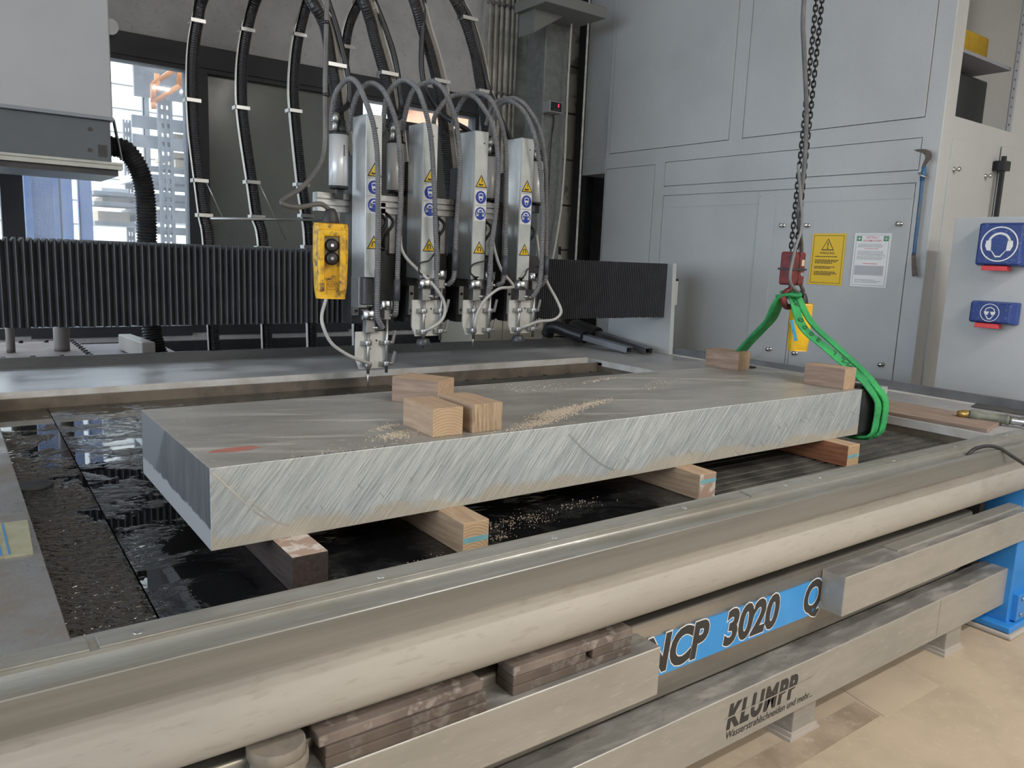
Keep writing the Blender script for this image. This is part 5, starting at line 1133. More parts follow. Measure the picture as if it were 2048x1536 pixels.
# ------------------------------------------------------------------ overhead cable loops
m_bundle = M('black_hose_bundle', (0.013, 0.013, 0.015), 0.4, col2=(0.022, 0.022, 0.026), scale=20)
m_band = M('grey_spring_band', (0.25, 0.24, 0.22), 0.45, 0.2, col2=(0.20, 0.19, 0.17), scale=8)
m_bandedge = M('pale_band_edge', (0.62, 0.60, 0.56), 0.4, 0.3)
YLL, YRR = 4.53, 3.95
def loop(left, top, right, cl, cr, outer, lab):
    t = thing('cable_loop', lab, 'cable loop', (py(left[0][0], left[0][1], YLL).x, YLL, 1.0), 'overhead cable loops')
    pl_ = [py(u, v, YLL) for u, v in left]; pl_.insert(0, Vector((pl_[0].x + 0.02, YLL, 0.92)))
    pr_ = [py(u, v, YRR) for u, v in right]; pt_ = [py(u, v, (YLL + YRR) / 2) for u, v in top]
    pth = spline(pl_ + pt_ + pr_, 8); m_ = len(pth)
    b = MB(); corrugated(b, pth, 0.029, 0.012, 0.0010, 12); b.build('hose', m_bundle, t)
    b = MB(); off = [p + Vector((-0.033, -0.004, 0.0)) if k < m_ * 0.45 else p + Vector((0.034, -0.01, 0.0)) for k, p in enumerate(pth)]
    sides = [Vector((0.15, 1, 0)) if k < m_ * 0.45 else Vector((1, 0.2, 0)) for k in range(m_)]
    # band lies edge-on along the rising side, flat towards the viewer on the falling side
    k0 = int(m_ * 0.60); k1 = int(m_ * 0.42)
    MB().strip(off[:k1], sides[:k1], 0.045, 0.0035).build('spring_band', m_bandedge, t)
    fb = MB().strip(off[k0:], (1, 0.15, 0), 0.042, 0.006).build('spring_band', m_band, t)
    for s_ in (-1, 1):
        MB().strip([p + Vector((s_ * 0.022, -0.004, 0)) for p in off[k0:]], (1, 0.15, 0), 0.005, 0.008).build('band_edge', m_bandedge, fb)
    MB().strip(off[k1 - 1:k0 + 1], [Vector((0.15, 1, 0)).lerp(Vector((1, 0.2, 0)), k / (k0 - k1 + 1)) for k in range(k0 - k1 + 2)], 0.045, 0.006).build('spring_band', m_band, t)
    if outer:
        b = MB(); b.tube(spline([py(u, v, YRR - 0.02 if k < len(outer) - 3 else 3.85) for k, (u, v) in enumerate(outer)], 7), 0.015, 9); b.build('outer_hose', m_bundle, t)
    for u, v in cl:
        q = py(u, v, YLL); b = MB(); b.box((q.x - 0.046, YLL - 0.036, q.z - 0.010), (q.x + 0.034, YLL - 0.031, q.z + 0.010)); b.box((q.x - 0.046, YLL - 0.036, q.z - 0.010), (q.x - 0.041, YLL + 0.03, q.z + 0.010)); b.build('hose_clamp', M('silver_clamp', (0.46, 0.46, 0.45), 0.35, 0.8), t, 0.001)
    for u, v in cr:
        q = py(u, v, YRR); b = MB(); b.box((q.x - 0.035, YRR - 0.038, q.z - 0.010), (q.x + 0.065, YRR - 0.03, q.z + 0.010)); b.box((q.x - 0.035, YRR - 0.036, q.z - 0.010), (q.x - 0.03, YRR + 0.03, q.z + 0.010)); b.build('hose_clamp', M('silver_clamp', (0.46, 0.46, 0.45)), t, 0.001)
    return t
L1 = [(418, 494), (409, 433), (400, 362), (389, 270), (385, 199), (385, 133), (388, 88), (395, 44), (404, 0)]
L2 = [(527, 494), (514, 433), (504, 363), (491, 277), (484, 215), (483, 155), (486, 110), (494, 60), (511, 0)]
L3 = [(619, 494), (613, 432), (604, 370), (594, 277), (589, 221), (587, 177), (590, 122), (598, 69), (617, 0)]
L4 = [(712, 494), (706, 430), (698, 340), (690, 240), (686, 170), (691, 88), (700, 44), (718, 3)]
R1 = [(622, 0), (645, 40), (654, 70), (662, 122), (671, 177), (681, 265), (693, 332), (704, 400)]
R2 = [(722, -10), (740, 40), (750, 80), (767, 140), (776, 180), (786, 240), (795, 320), (800, 400)]
R3 = [(824, -10), (845, 60), (858, 100), (872, 155), (880, 200), (888, 262), (896, 335), (902, 400)]
R4 = [(905, -10), (927, 35), (948, 100), (957, 150), (965, 200), (972, 260), (978, 330), (984, 400)]
O1 = [(655, 0), (670, 45), (682, 88), (695, 144), (700, 188), (696, 210), (678, 223), (669, 236), (667, 258)]
O2 = [(748, 0), (770, 55), (788, 110), (799, 170), (803, 215), (800, 232), (785, 242), (780, 262)]
O3 = [(848, -5), (845, 60), (843, 130), (852, 180), (878, 221), (907, 244), (937, 262), (950, 285)]
O4 = [(922, 0), (942, 40), (958, 100), (977, 177), (999, 232), (1019, 274), (1030, 300)]
loop(L1, [(440, -70), (517, -130), (590, -65)], R1, ((395, 44), (386, 202), (401, 362), (410, 431), (418, 495)), ((664, 131),), O1, 'black cable loop rising beside the bright window')
loop(L2, [(550, -75), (620, -130), (688, -75)], R2, ((494, 62), (484, 217), (505, 365), (515, 434), (527, 496)), ((769, 148),), O2, 'second black cable loop from the bright window')
loop(L3, [(655, -75), (722, -130), (790, -75)], R3, ((598, 72), (589, 223), (604, 370), (613, 432), (619, 494)), ((874, 163),), O3, 'third black cable loop from the bright window')
loop(L4, [(750, -65), (815, -130), (872, -75)], R4, ((695, 96),), ((930, 38), (962, 184)), O4, 'last black cable loop from the bright window, nearest the concrete pilaster')
q0, q1 = py(420, 437, YLL - 0.045), py(645, 440, YLL - 0.045)
tag(MB().cyl(q0, q1, 0.008, 8).build('tie_rod', M('silver_clamp', (0.46, 0.46, 0.45))), 'thin pale rod tying the rising cable loops together', 'rod')
for u, v in ((405, 365), (512, 370)):
    a = py(u + 8, v, YLL - 0.05); c = py(u + 22, v + 30, YLL - 0.05); d = py(u + 60, v + 110, YLL - 0.02)
    tag(MB().tube([a, c, d], 0.003, 6).build('stay_wire', zinc), 'thin stay wire hooked to a silver hose clamp', 'wire', 'stay wires')

# ------------------------------------------------------------------ control enclosure hanging upper left and its corrugated duct
YE = 4.55
e0 = py(226, 237, YE); e1 = py(225, 327, YE); e2 = py(243, 342, YE); 
enc = thing('hanging_enclosure', 'pale blue grey machine enclosure with dark skirt above the bellows', 'enclosure', (0.2, YE + 0.3, e2.z - 0.03))
m_enc = M('pale_blue_enclosure_paint', (0.375, 0.385, 0.40), 0.4, col2=(0.345, 0.355, 0.37), scale=1.5)
b = MB(); b.box((-2.2, YE, e0.z), (e0.x, YE + 0.6, CEIL - 0.6)); b.build('body', m_enc, enc, 0.006)
b = MB(); b.box((-2.2, YE - 0.004, e0.z - 0.012), (e0.x + 0.004, YE + 0.6, e0.z + 0.004)); b.build('trim_edge', M('grey_trim', (0.22, 0.24, 0.27), 0.5), enc)
m_skirt = M('slate_skirt_paint', (0.075, 0.09, 0.105), 0.5, col2=(0.09, 0.105, 0.12), scale=3)
b = MB(); b.box((-2.2, YE + 0.02, e1.z), (e1.x, YE + 0.58, e0.z - 0.012)); sk = b.build('skirt', m_skirt, enc, 0.003)
for du, dv in ((180, 258), (180, 300)):
    q = py(du, dv, YE + 0.02); k_ = MB(); bolt_head(k_, (q.x, YE + 0.02, q.z), -YA, 0.010, 0.005, 8); k_.build('screw', dark_steel, sk)
b = MB(); q0 = py(196, 289, YE + .02); q1 = py(216, 315, YE + .02)
for k_ in range(5): b.box((q0.x + (q1.x - q0.x) * k_ / 5, YE + 0.017, q1.z), (q0.x + (q1.x - q0.x) * (k_ + 0.6) / 5, YE + 0.02, q0.z))
b.build('vent_grille', dark_steel, sk)
m_rail = M('worn_aluminium_rail', (0.42, 0.43, 0.40), 0.45, 0.4, col2=(0.34, 0.35, 0.32), scale=6)
b = MB(); b.box((-2.2, YE - 0.042, e2.z), (e2.x, YE + 0.02, e1.z + 0.002)); b.box((-2.2, YE - 0.05, e2.z), (e2.x, YE - 0.04, e2.z + 0.018)); b.box((-2.2, YE - 0.05, e2.z + 0.023), (e2.x, YE - 0.04, e1.z + 0.002)); b.build('rail', m_rail, enc)
b = MB(); b.box((-2.2, YE - 0.03, e2.z - 0.03), (e2.x - 0.02, YE + 0.5, e2.z)); b.build('underside', dark_steel, enc)
b = MB(); b.box((-2.2, YE + 0.1, CEIL - 0.62), (e0.x - 0.1, YE + 0.5, CEIL + 0.01)); b.build('hanger', dark_steel, enc)
b = MB(); b.strip([py(227, 240, YE + 0.1), py(243, 320, YE + 0.1)], (0, 1, 0), 0.05, 0.006); b.build('stay_bar', M('grey_trim', (0.22, 0.24, 0.27)), enc)
dp = [py(215, 293, YE + .15), py(235, 294, YE + .15), py(256, 305, YE + .15), py(277, 337, YE + .15), py(289, 381, YE + .15), py(293, 439, YE + .15), py(294, 500, YE + .15), py(297, 580, YE + .15), py(304, 661, YE + .15), py(315, 705, YE + .12), py(330, 730, YE + .1)]
b = MB(); corrugated(b, spline(dp, 14), 0.050, 0.0165, 0.0045, 16)
tag(b.build('corrugated_duct', black_rubber), 'thick black corrugated duct curving down from the hanging enclosure', 'duct')
# small white lamp / fan bit behind the enclosure
q = py(236, 18, 5.5)
t = thing('wall_spotlight', 'small white rounded fitting on the wall beside the enclosure', 'lamp', (q.x, 5.95, q.z - 0.05))
MB().lathe((q.x, 5.98, q.z), Vector((0.15, -1, -0.2)), [(0, 0.02), (0.02, 0.03), (0.12, 0.05), (0.13, 0.045)], 20).build('shade', white_ink, t)
MB().cyl((q.x, 6.02, q.z + 0.02), (q.x, 5.9, q.z), 0.018, 8).build('arm', dark_steel, t)

# ================================================================== BIG GREY CABINET ON THE RIGHT
XC = 4.70
YC = px(1880, 289, XC).y
YCE = px(1212, 309, XC).y
CT = 4.25
zo = py(1910, 231, YC).z
xo = py(1912, 215, YC).x
cab = thing('machine_cabinet', 'tall grey machine cabinet with framed panels and latched doors', 'cabinet', (5.4, 3.7, 0.0))
XCR = 7.8
b = MB(); b.box((XC + 0.02, 2.95, 0.0), (XCR, YCE, CT)); b.box((XC + 0.02, YC, 0.0), (XC + 0.045, 2.95, CT)); b.build('body', paint_grey, cab, 0.003)
b = MB(); b.box((XC + 0.03, YC + 0.003, 0.0), (XCR, 2.95, zo)); b.box((XC + 0.002, YC - 0.003, 0.0), (xo, YC + 0.06, CT)); b.box((XC + .03, YC, CT - 0.2), (XCR, 2.95, CT)); b.build('side_frame', paint_cream, cab, 0.004)
m_darkin = paint_grey
b = MB(); b.box((XC + 0.03, 2.93, zo), (XCR, 2.95, CT - 0.2)); b.box((XC + 0.03, YC + 0.06, zo + 0.002), (XC + 0.04, 2.93, CT - 0.2)); b.box((XC + 0.04, YC + 0.06, zo), (XCR, 2.93, zo + 0.004)); b.build('recess_lining', m_darkin, cab)
OPEN = []          # panel openings in the front frame
def cpanel(name, ya, yb, za, zb, gap=0.005):
    y0, y1 = min(ya, yb), max(ya, yb); OPEN.append((y0, y1, za, zb))
    b = MB(); b.box((XC - 0.003, y0 + gap, za + gap), (XC + 0.021, y1 - gap, zb - gap)); return b.build(name, paint_grey, cab, 0.0015)
zU = px(1216, 309, XC).z
cpanel('upper_panel', px(1219, 309, XC).y, px(1457.6, 281, XC).y, zU, CT - 0.1)
cpanel('upper_panel', px(1484, 278, XC).y, px(1851, 232, XC).y, zU, CT - 0.1)
cpanel('strip_panel', px(1331, 324, XC).y, px(1846, 272, XC).y, px(1327, 373.6, XC).z, px(1333, 324, XC).z)
cpanel('lower_panel', px(1213, 338, XC).y, px(1311, 328, XC).y, 0.15, px(1213, 338, XC).z)
zd = px(1327, 391, XC).z
dl = cpanel('cabinet_door', px(1327, 391, XC).y, px(1604, 377, XC).y, 0.15, zd)
dr = cpanel('cabinet_door', px(1609, 375, XC).y, px(1833, 363, XC).y, 0.15, zd)
# front frame: one sheet pierced by the openings, with its own thickness
ys_ = sorted({YC, YCE} | {v for o_ in OPEN for v in o_[:2]}); zs_ = sorted({0.0, CT} | {v for o_ in OPEN for v in o_[2:]})
def solid(i, j):
    if not (0 <= i < len(ys_) - 1 and 0 <= j < len(zs_) - 1): return False
    yc, zc_ = (ys_[i] + ys_[i + 1]) / 2, (zs_[j] + zs_[j + 1]) / 2
    return not any(o_[0] < yc < o_[1] and o_[2] < zc_ < o_[3] for o_ in OPEN)
b = MB(); NZ = len(zs_); b.add([(XC, y, z) for y in ys_ for z in zs_]); off_ = len(b.v); b.add([(XC + 0.021, y, z) for y in ys_ for z in zs_])
vid = lambda i, j: i * NZ + j
for i in range(len(ys_) - 1):
    for j in range(NZ - 1):
        if not solid(i, j): continue
        b.face((vid(i, j), vid(i, j + 1), vid(i + 1, j + 1), vid(i + 1, j)))
        for di, dj, e0, e1 in ((-1, 0, (i, j), (i, j + 1)), (1, 0, (i + 1, j + 1), (i + 1, j)), (0, -1, (i + 1, j), (i, j)), (0, 1, (i, j + 1), (i + 1, j + 1))):
            if not solid(i + di, j + dj): b.face((vid(*e0), off_ + vid(*e0), off_ + vid(*e1), vid(*e1)))
b.build('front_frame', paint_grey, cab)
zc = px(1420, 411, XC).z
for d_, ya, yb in ((dl, px(1330, 415, XC).y, px(1518, 408, XC).y), (dr, px(1612, 406, XC).y, px(1826, 398, XC).y)):
    b = MB(); b.box((XC - 0.006, min(ya, yb), zc), (XC - 0.002, max(ya, yb), zc + 0.004)); b.build('crease', paint_grey, d_)
b = MB(); ya, yb = px(1521, 386, XC).y, px(1555, 384, XC).y; b.box((XC - 0.008, min(ya, yb), 0.2), (XC - 0.004, max(ya, yb), zd - 0.012)); hp_ = b.build('hinge_cover', paint_grey_in, dl, 0.001)
for zz in (2.08, 1.55, 1.1):
    for yy in (min(ya, yb) + 0.012, max(ya, yb) - 0.012): q = MB(); bolt_head(q, (XC - 0.008, yy, zz), -XA, 0.004, 0.003, 8); q.build('rivet', zinc, hp_)
def knob(u, v, par, plane='x', pl=XC - 0.004):
    if plane == 'x': q = px(u, v, pl); n = -XA
    else: q = py(u, v, pl); n = -YA
    MB().lathe(q, n, [(0, 0.014), (0.005, 0.014), (0.007, 0.007), (0.022, 0.007), (0.024, 0.013), (0.034, 0.015), (0.040, 0.010), (0.041, 0.003)], 14).build('latch_knob', chrome, par)
for u, v in ((1617, 451), (1801, 448), (1592, 706), (1765, 729)): knob(u, v, dr)
for u, v in ((1567, 451), (1540, 698)): knob(u, v, dl)
# rear section of the cabinet further along the wall
b = MB(); b.box((XC + 0.02, YCE + 0.004, px(1190, 348, XC).z), (XCR, px(1172, 200, XC + .02).y, CT)); b.build('rear_section', paint_grey, cab, 0.003)
b = MB(); b.box((XC + 0.016, YCE + 0.02, px(1190, 316, XC).z), (XC + 0.021, px(1178, 200, XC + .02).y, CT - 0.05)); b.build('rear_panel', paint_grey_in, cab, 0.001)
b = MB(); b.box((XC + 0.3, YCE + 0.004, 0), (XCR, px(1172, 200, XC + .02).y, px(1190, 348, XC).z)); b.build('rear_plinth', m_darkin, cab)
# small door on the cream side with two knobs
q0, q1 = py(1903, 276, YC), py(1983, 470, YC)
b = MB(); b.box((q0.x, YC - 0.012, 0.3), (py(1984, 300, YC).x, YC + 0.003, q0.z)); sdr = b.build('side_door', paint_cream, cab, 0.0015)
knob(1907, 339, sdr, 'y', YC - 0.012); knob(1970, 352, sdr, 'y', YC - 0.012)
# black locking rod with bracket on the side
xr0 = py(2003, 360, YC - 0.05).x
rod = MB(); rod.box((xr0 - 0.012, YC - 0.06, 0.8), (xr0 + 0.012, YC - 0.036, py(2008, 312, YC - .05).z)); rod = rod.build('locking_rod', black_plastic, cab, 0.002)
zr_ = py(2008, 332, YC - 0.05).z
b = MB(); b.box((xr0 - 0.03, YC - 0.07, zr_ - 0.03), (xr0 + 0.055, YC + 0.0, zr_ + 0.03)); b.build('rod_bracket', black_plastic, rod, 0.003)
b = MB(); b.box((xr0 + 0.05, YC - 0.012, 0.3), (XCR, YC - 0.003, py(2030, 300, YC).z)); b.build('side_panel', paint_grey, cab, 0.002)
# shelf in the recess with a yellow case, perforated upright, dark cases
pu0, pu1 = py(2028, 150, YC + 0.03).x, py(2052, 150, YC + .03).x
b = MB(); b.box((pu0, YC + 0.03, zo), (pu0 + 0.05, YC + 0.034, CT - 0.2)); up_ = b.build('shelf_upright', M('grey_shelf_upright', (0.30, 0.31, 0.36), 0.5, 0.2), cab)
z = zo + 0.05
while z < CT - 0.3:
    q = MB(); q.cyl((pu0 + 0.022, YC + 0.0285, z), (pu0 + 0.022, YC + 0.031, z), 0.007, 8); q.build('shelf_hole', black_ink, up_); z += 0.055
b = MB(); b.box((pu0 + 0.05, YC + 0.02, zo), (pu0 + 0.3, YC + 0.06, CT - 0.2)); b.build('recess_post', paint_grey, cab)
zs = py(1990, 122, YC + 0.06).z
b = MB(); b.box((XC + 0.04, YC + 0.06, zs - 0.02), (pu0 + 0.02, 2.9, zs)); b.build('shelf_board', M('grey_shelf_upright', (0.30, 0.31, 0.36)), cab)
zy = py(1990, 52, YC + 0.08).z
b = MB(); b.box((xo + 0.03, YC + 0.25, zs), (pu0 + 0.1, 2.85, zy + 0.02)); yc_ = tag(b.build('tool_case', M('dull_yellow_case', (0.52, 0.34, 0.02), 0.6, col2=(0.43, 0.27, 0.02), scale=6), None, 0.01), 'dull yellow case on the shelf in the cabinet recess', 'case')
b = MB(); b.box((xo + 0.03, YC + 0.2, zo + 0.004), (pu0 + 0.05, 2.85, zs - 0.06)); dc_ = tag(b.build('dark_case', M('dark_case', (0.03, 0.032, 0.036), 0.35), None, 0.015), 'dark plastic case in the cabinet recess below the shelf', 'case')

# ------------------------------------------------------------------ signs on the right door
XS_ = XC - 0.0055
def sign(name, label, uv, base_m):
    P = [px(u, v, XS_) for u, v in uv]; y1 = (P[0].y + P[3].y) / 2; y0 = (P[1].y + P[2].y) / 2; z1 = (P[0].z + P[1].z) / 2; z0 = (P[2].z + P[3].z) / 2
    o = Vector((XS_, y1, z0)); w, h = y1 - y0, z1 - z0
    b = MB(); b.plate(o, *LEFTF, (0, 0, w, h), 0.0015); t = tag(b.build(name, base_m), label, 'sign')
    return t, o - XA * 0.0016, w, h
t, o, w, h = sign('warning_sign', 'yellow paper warning sign with black exclamation triangle on the grey door', [(1626, 467), (1693.5, 467), (1682, 571.5), (1617, 568)], sign_yellow)
b = MB(); b.frame(o, *LEFTF, (w * .05, h * .035, w * .95, h * .965), w * 0.012, 0.0003); 
tri = [(w * .30, h * .675), (w * .68, h * .675), (w * .49, h * .905)]; b.poly(o, *LEFTF, tri, 0.0003)
b.text('WARNUNG', o + (-YA) * (w * .49) + ZA * (h * .60), *LEFTF, h * 0.062, 0.0004, 0, 0.01, 'CENTER')
for k, (zz, ln) in enumerate(((.545, .62), (.475, .68), (.447, .66), (.419, .5), (.345, .58), (.317, .45), (.245, .60), (.217, .68), (.189, .52))):
    x = w * .14
    while x < w * (.14 + ln):
        ww = w * random.uniform(0.03, 0.09); b.plate(o, *LEFTF, (x, h * zz, min(x + ww, w * .9), h * (zz + .016)), 0.0003); x += ww + w * 0.012
b.build('print', black_ink, t)
b = MB(); oo = o - XA * 0.0004; b.poly(oo, *LEFTF, [(w * .335, h * .692), (w * .645, h * .692), (w * .49, h * .878)], 0.0003); b.build('triangle_field', sign_yellow, t)
b = MB(); oo = o - XA * 0.0008; b.poly(oo, *LEFTF, [(w * .475, h * .83), (w * .505, h * .83), (w * .497, h * .74), (w * .483, h * .74)], 0.0003); b.disc(oo, *LEFTF, (w * .49, h * .715), w * .02, 0.0003, 10); b.build('exclamation_mark', black_ink, t)
t, o, w, h = sign('emergency_notice', 'white emergency notice sheet with green cross corners on the grey door', [(1712, 466), (1784.5, 467), (1771.5, 575.6), (1698.4, 572.4)], white_ink)
b = MB(); b.frame(o, *LEFTF, (w * .05, h * .03, w * .95, h * .97), w * 0.008, 0.0003)
for zz, ln, cnt in ((.79, .8, 3), (.66, .8, 4), (.56, .8, 3), (.13, .7, 3)):
    for c in range(cnt):
        x = w * .12
        while x < w * (.12 + ln * random.uniform(.8, 1)):
            ww = w * random.uniform(0.02, 0.07); b.plate(o, *LEFTF, (x, h * (zz - c * .024), min(x + ww, w * .9), h * (zz - c * .024 + .008)), 0.0003); x += ww + w * 0.012
b.build('print', M('grey_ink', (0.16, 0.16, 0.17)), t)
b = MB(); b.text('NOTFALL /', o + (-YA) * (w * .5) + ZA * (h * .905), *LEFTF, h * 0.052, 0.0004, 0, 0.008, 'CENTER', 1.0); b.build('heading_print', sign_red, t); b = MB(); b.text('INFORMATIONEN', o + (-YA) * (w * .5) + ZA * (h * .845), *LEFTF, h * 0.048, 0.0004, 0, 0.008, 'CENTER', 0.95); b.build('heading_print', sign_red, t); b = MB()
b.plate(o, *LEFTF, (w * .3, h * .71, w * .7, h * .718), 0.0003); b.build('red_rule', sign_red, t); b = MB(); b.plate(o, *LEFTF, (w * .3, h * .43, w * .7, h * .44), 0.0003); b.build('red_rule', sign_red, t)
b = MB(); b.plate(o, *LEFTF, (w * .08, h * .22, w * .88, h * .40), 0.0003); b.build('plan_print', M('pale_grey_ink', (0.45, 0.45, 0.47)), t)
b = MB(); 
for xx in (.07, .80): b.plate(o, *LEFTF, (w * xx, h * .855, w * (xx + .13), h * .945), 0.0004)
gx_ = b.build('cross_field', sign_green, t); b = MB()
for xx in (.135, .865): b.plate(o - XA * .0005, *LEFTF, (w * (xx - .015), h * .872, w * (xx + .015), h * .928), 0.0003); b.plate(o - XA * .0005, *LEFTF, (w * (xx - .042), h * .890, w * (xx + .042), h * .910), 0.0003)
b.build('white_cross', white_ink, t)

# ------------------------------------------------------------------ blade hook hanging at the cabinet corner
XH = XC - 0.05
hk = thing('blade_hook', 'rusty curved blade on a long blue handle hanging at the cabinet corner', 'tool', px(1830, 553, XH))
m_blade = M('rusty_blade', (0.10, 0.085, 0.075), 0.5, 0.5, col2=(0.18, 0.13, 0.10), scale=30)
b = MB(); b.prism([px(u, v, XH) for u, v in ((1827, 300), (1840, 298), (1852, 298.5), (1861, 302), (1864, 309), (1863, 317), (1857, 324), (1853, 329), (1850, 338), (1843, 337), (1847, 326), (1851, 317), (1850, 310), (1845, 306), (1834, 303))], (-0.004, 0, 0)); b.build('blade', m_blade, hk)
MB().tube([px(1849, 333, XH), px(1846, 350, XH), px(1844, 362, XH)], 0.014, 10, True, [0.010, 0.016, 0.012]).build('ferrule', M('dull_blue_ferrule', (0.04, 0.12, 0.24), 0.6), hk)
MB().tube(spline([px(1845, 355, XH), px(1841, 395, XH), px(1836, 440, XH), px(1831, 480, XH), px(1828, 510, XH)], 4), 0.0105, 10).build('handle', M('worn_blue_handle', (0.03, 0.10, 0.22), 0.5, col2=(0.10, 0.13, 0.15), scale=9), hk)
b = MB(); b.prism([px(u, v, XH) for u, v in ((1824, 507), (1832, 507), (1833, 530), (1836, 553), (1825, 553), (1824, 530))], (-0.006, 0, 0)); b.build('flat_tip', m_blade, hk)
MB().tube(spline([px(1838, 346, XC), px(1838, 347, XH - 0.02), px(1845, 352, XH - 0.025), px(1853, 354, XH), px(1856, 350, XC)], 5), 0.005, 8).build('wall_clip', zinc, hk)

# ================================================================== CONTROL CABINET WITH PROTECTION BOXES
XP = 4.45
yp = px(1911, 436, XP).y; zp = px(1911, 436, XP).z
cc = thing('control_cabinet', 'grey control cabinet carrying two blue protection boxes', 'cabinet', (XP + 0.2, yp - 0.6, 0.0))
b = MB(); b.box((XP + 0.022, yp - 1.3, 0.1), (XP + 0.30, yp - 0.004, zp)); b.build('body', paint_grey, cc, 0.004)
b = MB(); b.box((XP, yp - 1.3, 0.12), (XP + 0.02, yp, zp + 0.003)); b.build('door', paint_grey_in, cc, 0.003)
b = MB(); b.box((XP + 0.05, yp - 1.25, 0.0), (XP + 0.28, yp - 0.05, 0.1)); b.build('plinth', dark_steel, cc)
m_pbox = M('blue_plastic_box', (0.018, 0.045, 0.20), 0.4, col2=(0.022, 0.055, 0.24), scale=6, fine=(70, (0.25, 0.30, 0.42), 0.35))
m_flap = M('red_flap_plastic', (0.70, 0.05, 0.06), 0.4)
def pbox(label, y1, y0, z0, z1, d, kind):
    t = thing('protection_box', label, 'dispenser', (XP - d / 2, (y0 + y1) / 2, z0))
    w, h = y1 - y0, z1 - z0
    def sect(x, ins): return [(x, y1 - ins, z0 + ins * 0.5), (x, y0 + ins, z0 + ins * 0.5), (x, y0 + ins, z1 - ins * 0.5), (x, y1 - ins, z1 - ins * 0.5)]
    b = MB(); n = b.add(sect(XP + 0.003, 0.0) + sect(XP - d * 0.55, 0.002) + sect(XP - d, 0.014))
    for s_ in (0, 4):
        for k in range(4): b.face((n + s_ + k, n + s_ + (k + 1) % 4, n + s_ + 4 + (k + 1) % 4, n + s_ + 4 + k))
    b.face((n + 3, n + 2, n + 1, n)); b.face((n + 8, n + 9, n + 10, n + 11)); bd = b.build('lid', m_pbox, t, 0.008, 3)
    o = Vector((XP - d - 0.0004, (y0 + y1) / 2 , (z0 + z1) / 2)); R0 = min(w, h) * 0.40
    b = MB(); b.annulus(o, *LEFTF, (0, 0), R0 * 0.93, R0, 0.0006)
    if kind == 'ear':
        k = R0
        for i in range(12):
            a0, a1 = math.radians(15 + 150 * i / 12), math.radians(15 + 150 * (i + 1) / 12)
            b.poly(o, *LEFTF, [(k * .62 * math.cos(a0), k * .05 + k * .62 * math.sin(a0)), (k * .62 * math.cos(a1), k * .05 + k * .62 * math.sin(a1)), (k * .50 * math.cos(a1), k * .05 + k * .50 * math.sin(a1)), (k * .50 * math.cos(a0), k * .05 + k * .50 * math.sin(a0))], 0.0006)
        for s_ in (-1, 1): b.poly(o, *LEFTF, [(s_ * k * .70, k * .20), (s_ * k * .44, k * .22), (s_ * k * .40, -k * .38), (s_ * k * .62, -k * .36), (s_ * k * .74, -k * .1)], 0.0006)
        b.poly(o, *LEFTF, [(-k * .40, -k * .36), (-k * .34, -k * .38), (-k * .12, -k * .66), (k * .12, -k * .66), (k * .34, -k * .38), (k * .40, -k * .36), (k * .15, -k * .74), (-k * .15, -k * .74)], 0.0006)
    else:
        k = R0
        b.poly(o, *LEFTF, [(-k * .55, k * .10), (-k * .45, k * .45), (0, k * .66), (k * .45, k * .45), (k * .55, k * .10), (k * .47, k * .10), (k * .38, k * .38), (0, k * .56), (-k * .38, k * .38), (-k * .47, k * .10)], 0.0006)
        for s_ in (-1, 1): b.poly(o, *LEFTF, [(s_ * k * .05, k * .12), (s_ * k * .60, k * .12), (s_ * k * .52, -k * .2), (s_ * k * .2, -k * .25)], 0.0006)
        b.poly(o, *LEFTF, [(-k * .45, -k * .25), (-k * .35, -k * .27), (-k * .12, -k * .62), (k * .12, -k * .62), (k * .35, -k * .27), (k * .45, -k * .25), (k * .17, -k * .74), (-k * .17, -k * .74)], 0.0006)
    b.build('symbol', white_ink, bd)
    b = MB(); b.hexa([(XP - d * 0.95, y1 - w * .18, z0 - 0.022), (XP - d * 0.95, y1 - w * .72, z0 - 0.022), (XP - d * 0.5, y1 - w * .72, z0 - 0.022), (XP - d * 0.5, y1 - w * .18, z0 - 0.022)],
                       [(XP - d * 0.92, y1 - w * .20, z0 + 0.002), (XP - d * 0.92, y1 - w * .70, z0 + 0.002), (XP - d * 0.5, y1 - w * .70, z0 + 0.002), (XP - d * 0.5, y1 - w * .20, z0 + 0.002)]); b.build('flap', m_flap, t, 0.002)
    return t
D1 = 0.10
a, c = px(1955, 444.5, XP - D1), px(1950, 531, XP - D1)
pbox('large dark blue protection box with ear defender symbol and red flap', a.y, a.y - 0.235, c.z, a.z, D1, 'ear')
a, c = px(1937, 600, XP - 0.085), px(1933, 644, XP - 0.085)
pbox('small dark blue protection box with goggles symbol and red flap', a.y, px(2030, 604, XP - .085).y, c.z, a.z, 0.085, 'eye')

# ================================================================== BROWN BARS STORED ON THE UPPER BEAM
m_brown = M('brown_laminated_bar', (0.115, 0.09, 0.073), 0.7, col2=(0.075, 0.06, 0.05), scale=9, fine=(18, (0.25, 0.22, 0.20), 0.5), bmp=0.2)
m_brownlt = M('dusty_brown_bar', (0.21, 0.172, 0.147), 0.75, col2=(0.12, 0.095, 0.082), scale=12, fine=(24, (0.45, 0.4, 0.36), 0.5), bmp=0.2)
def bar(x0, x1, y0, y1, z0, th, mtl, label, grp, skew=0.0):
    b = MB(); b.hexa([(x0, y0, z0), (x1, y0 + skew, z0), (x1, y1 + skew, z0), (x0, y1, z0)], [(x0, y0, z0 + th), (x1, y0 + skew, z0 + th), (x1, y1 + skew, z0 + th), (x0, y1, z0 + th)])
    return tag(b.build('laminate_bar', mtl, None, 0.003), label, 'bar', grp)
zt = 0.592
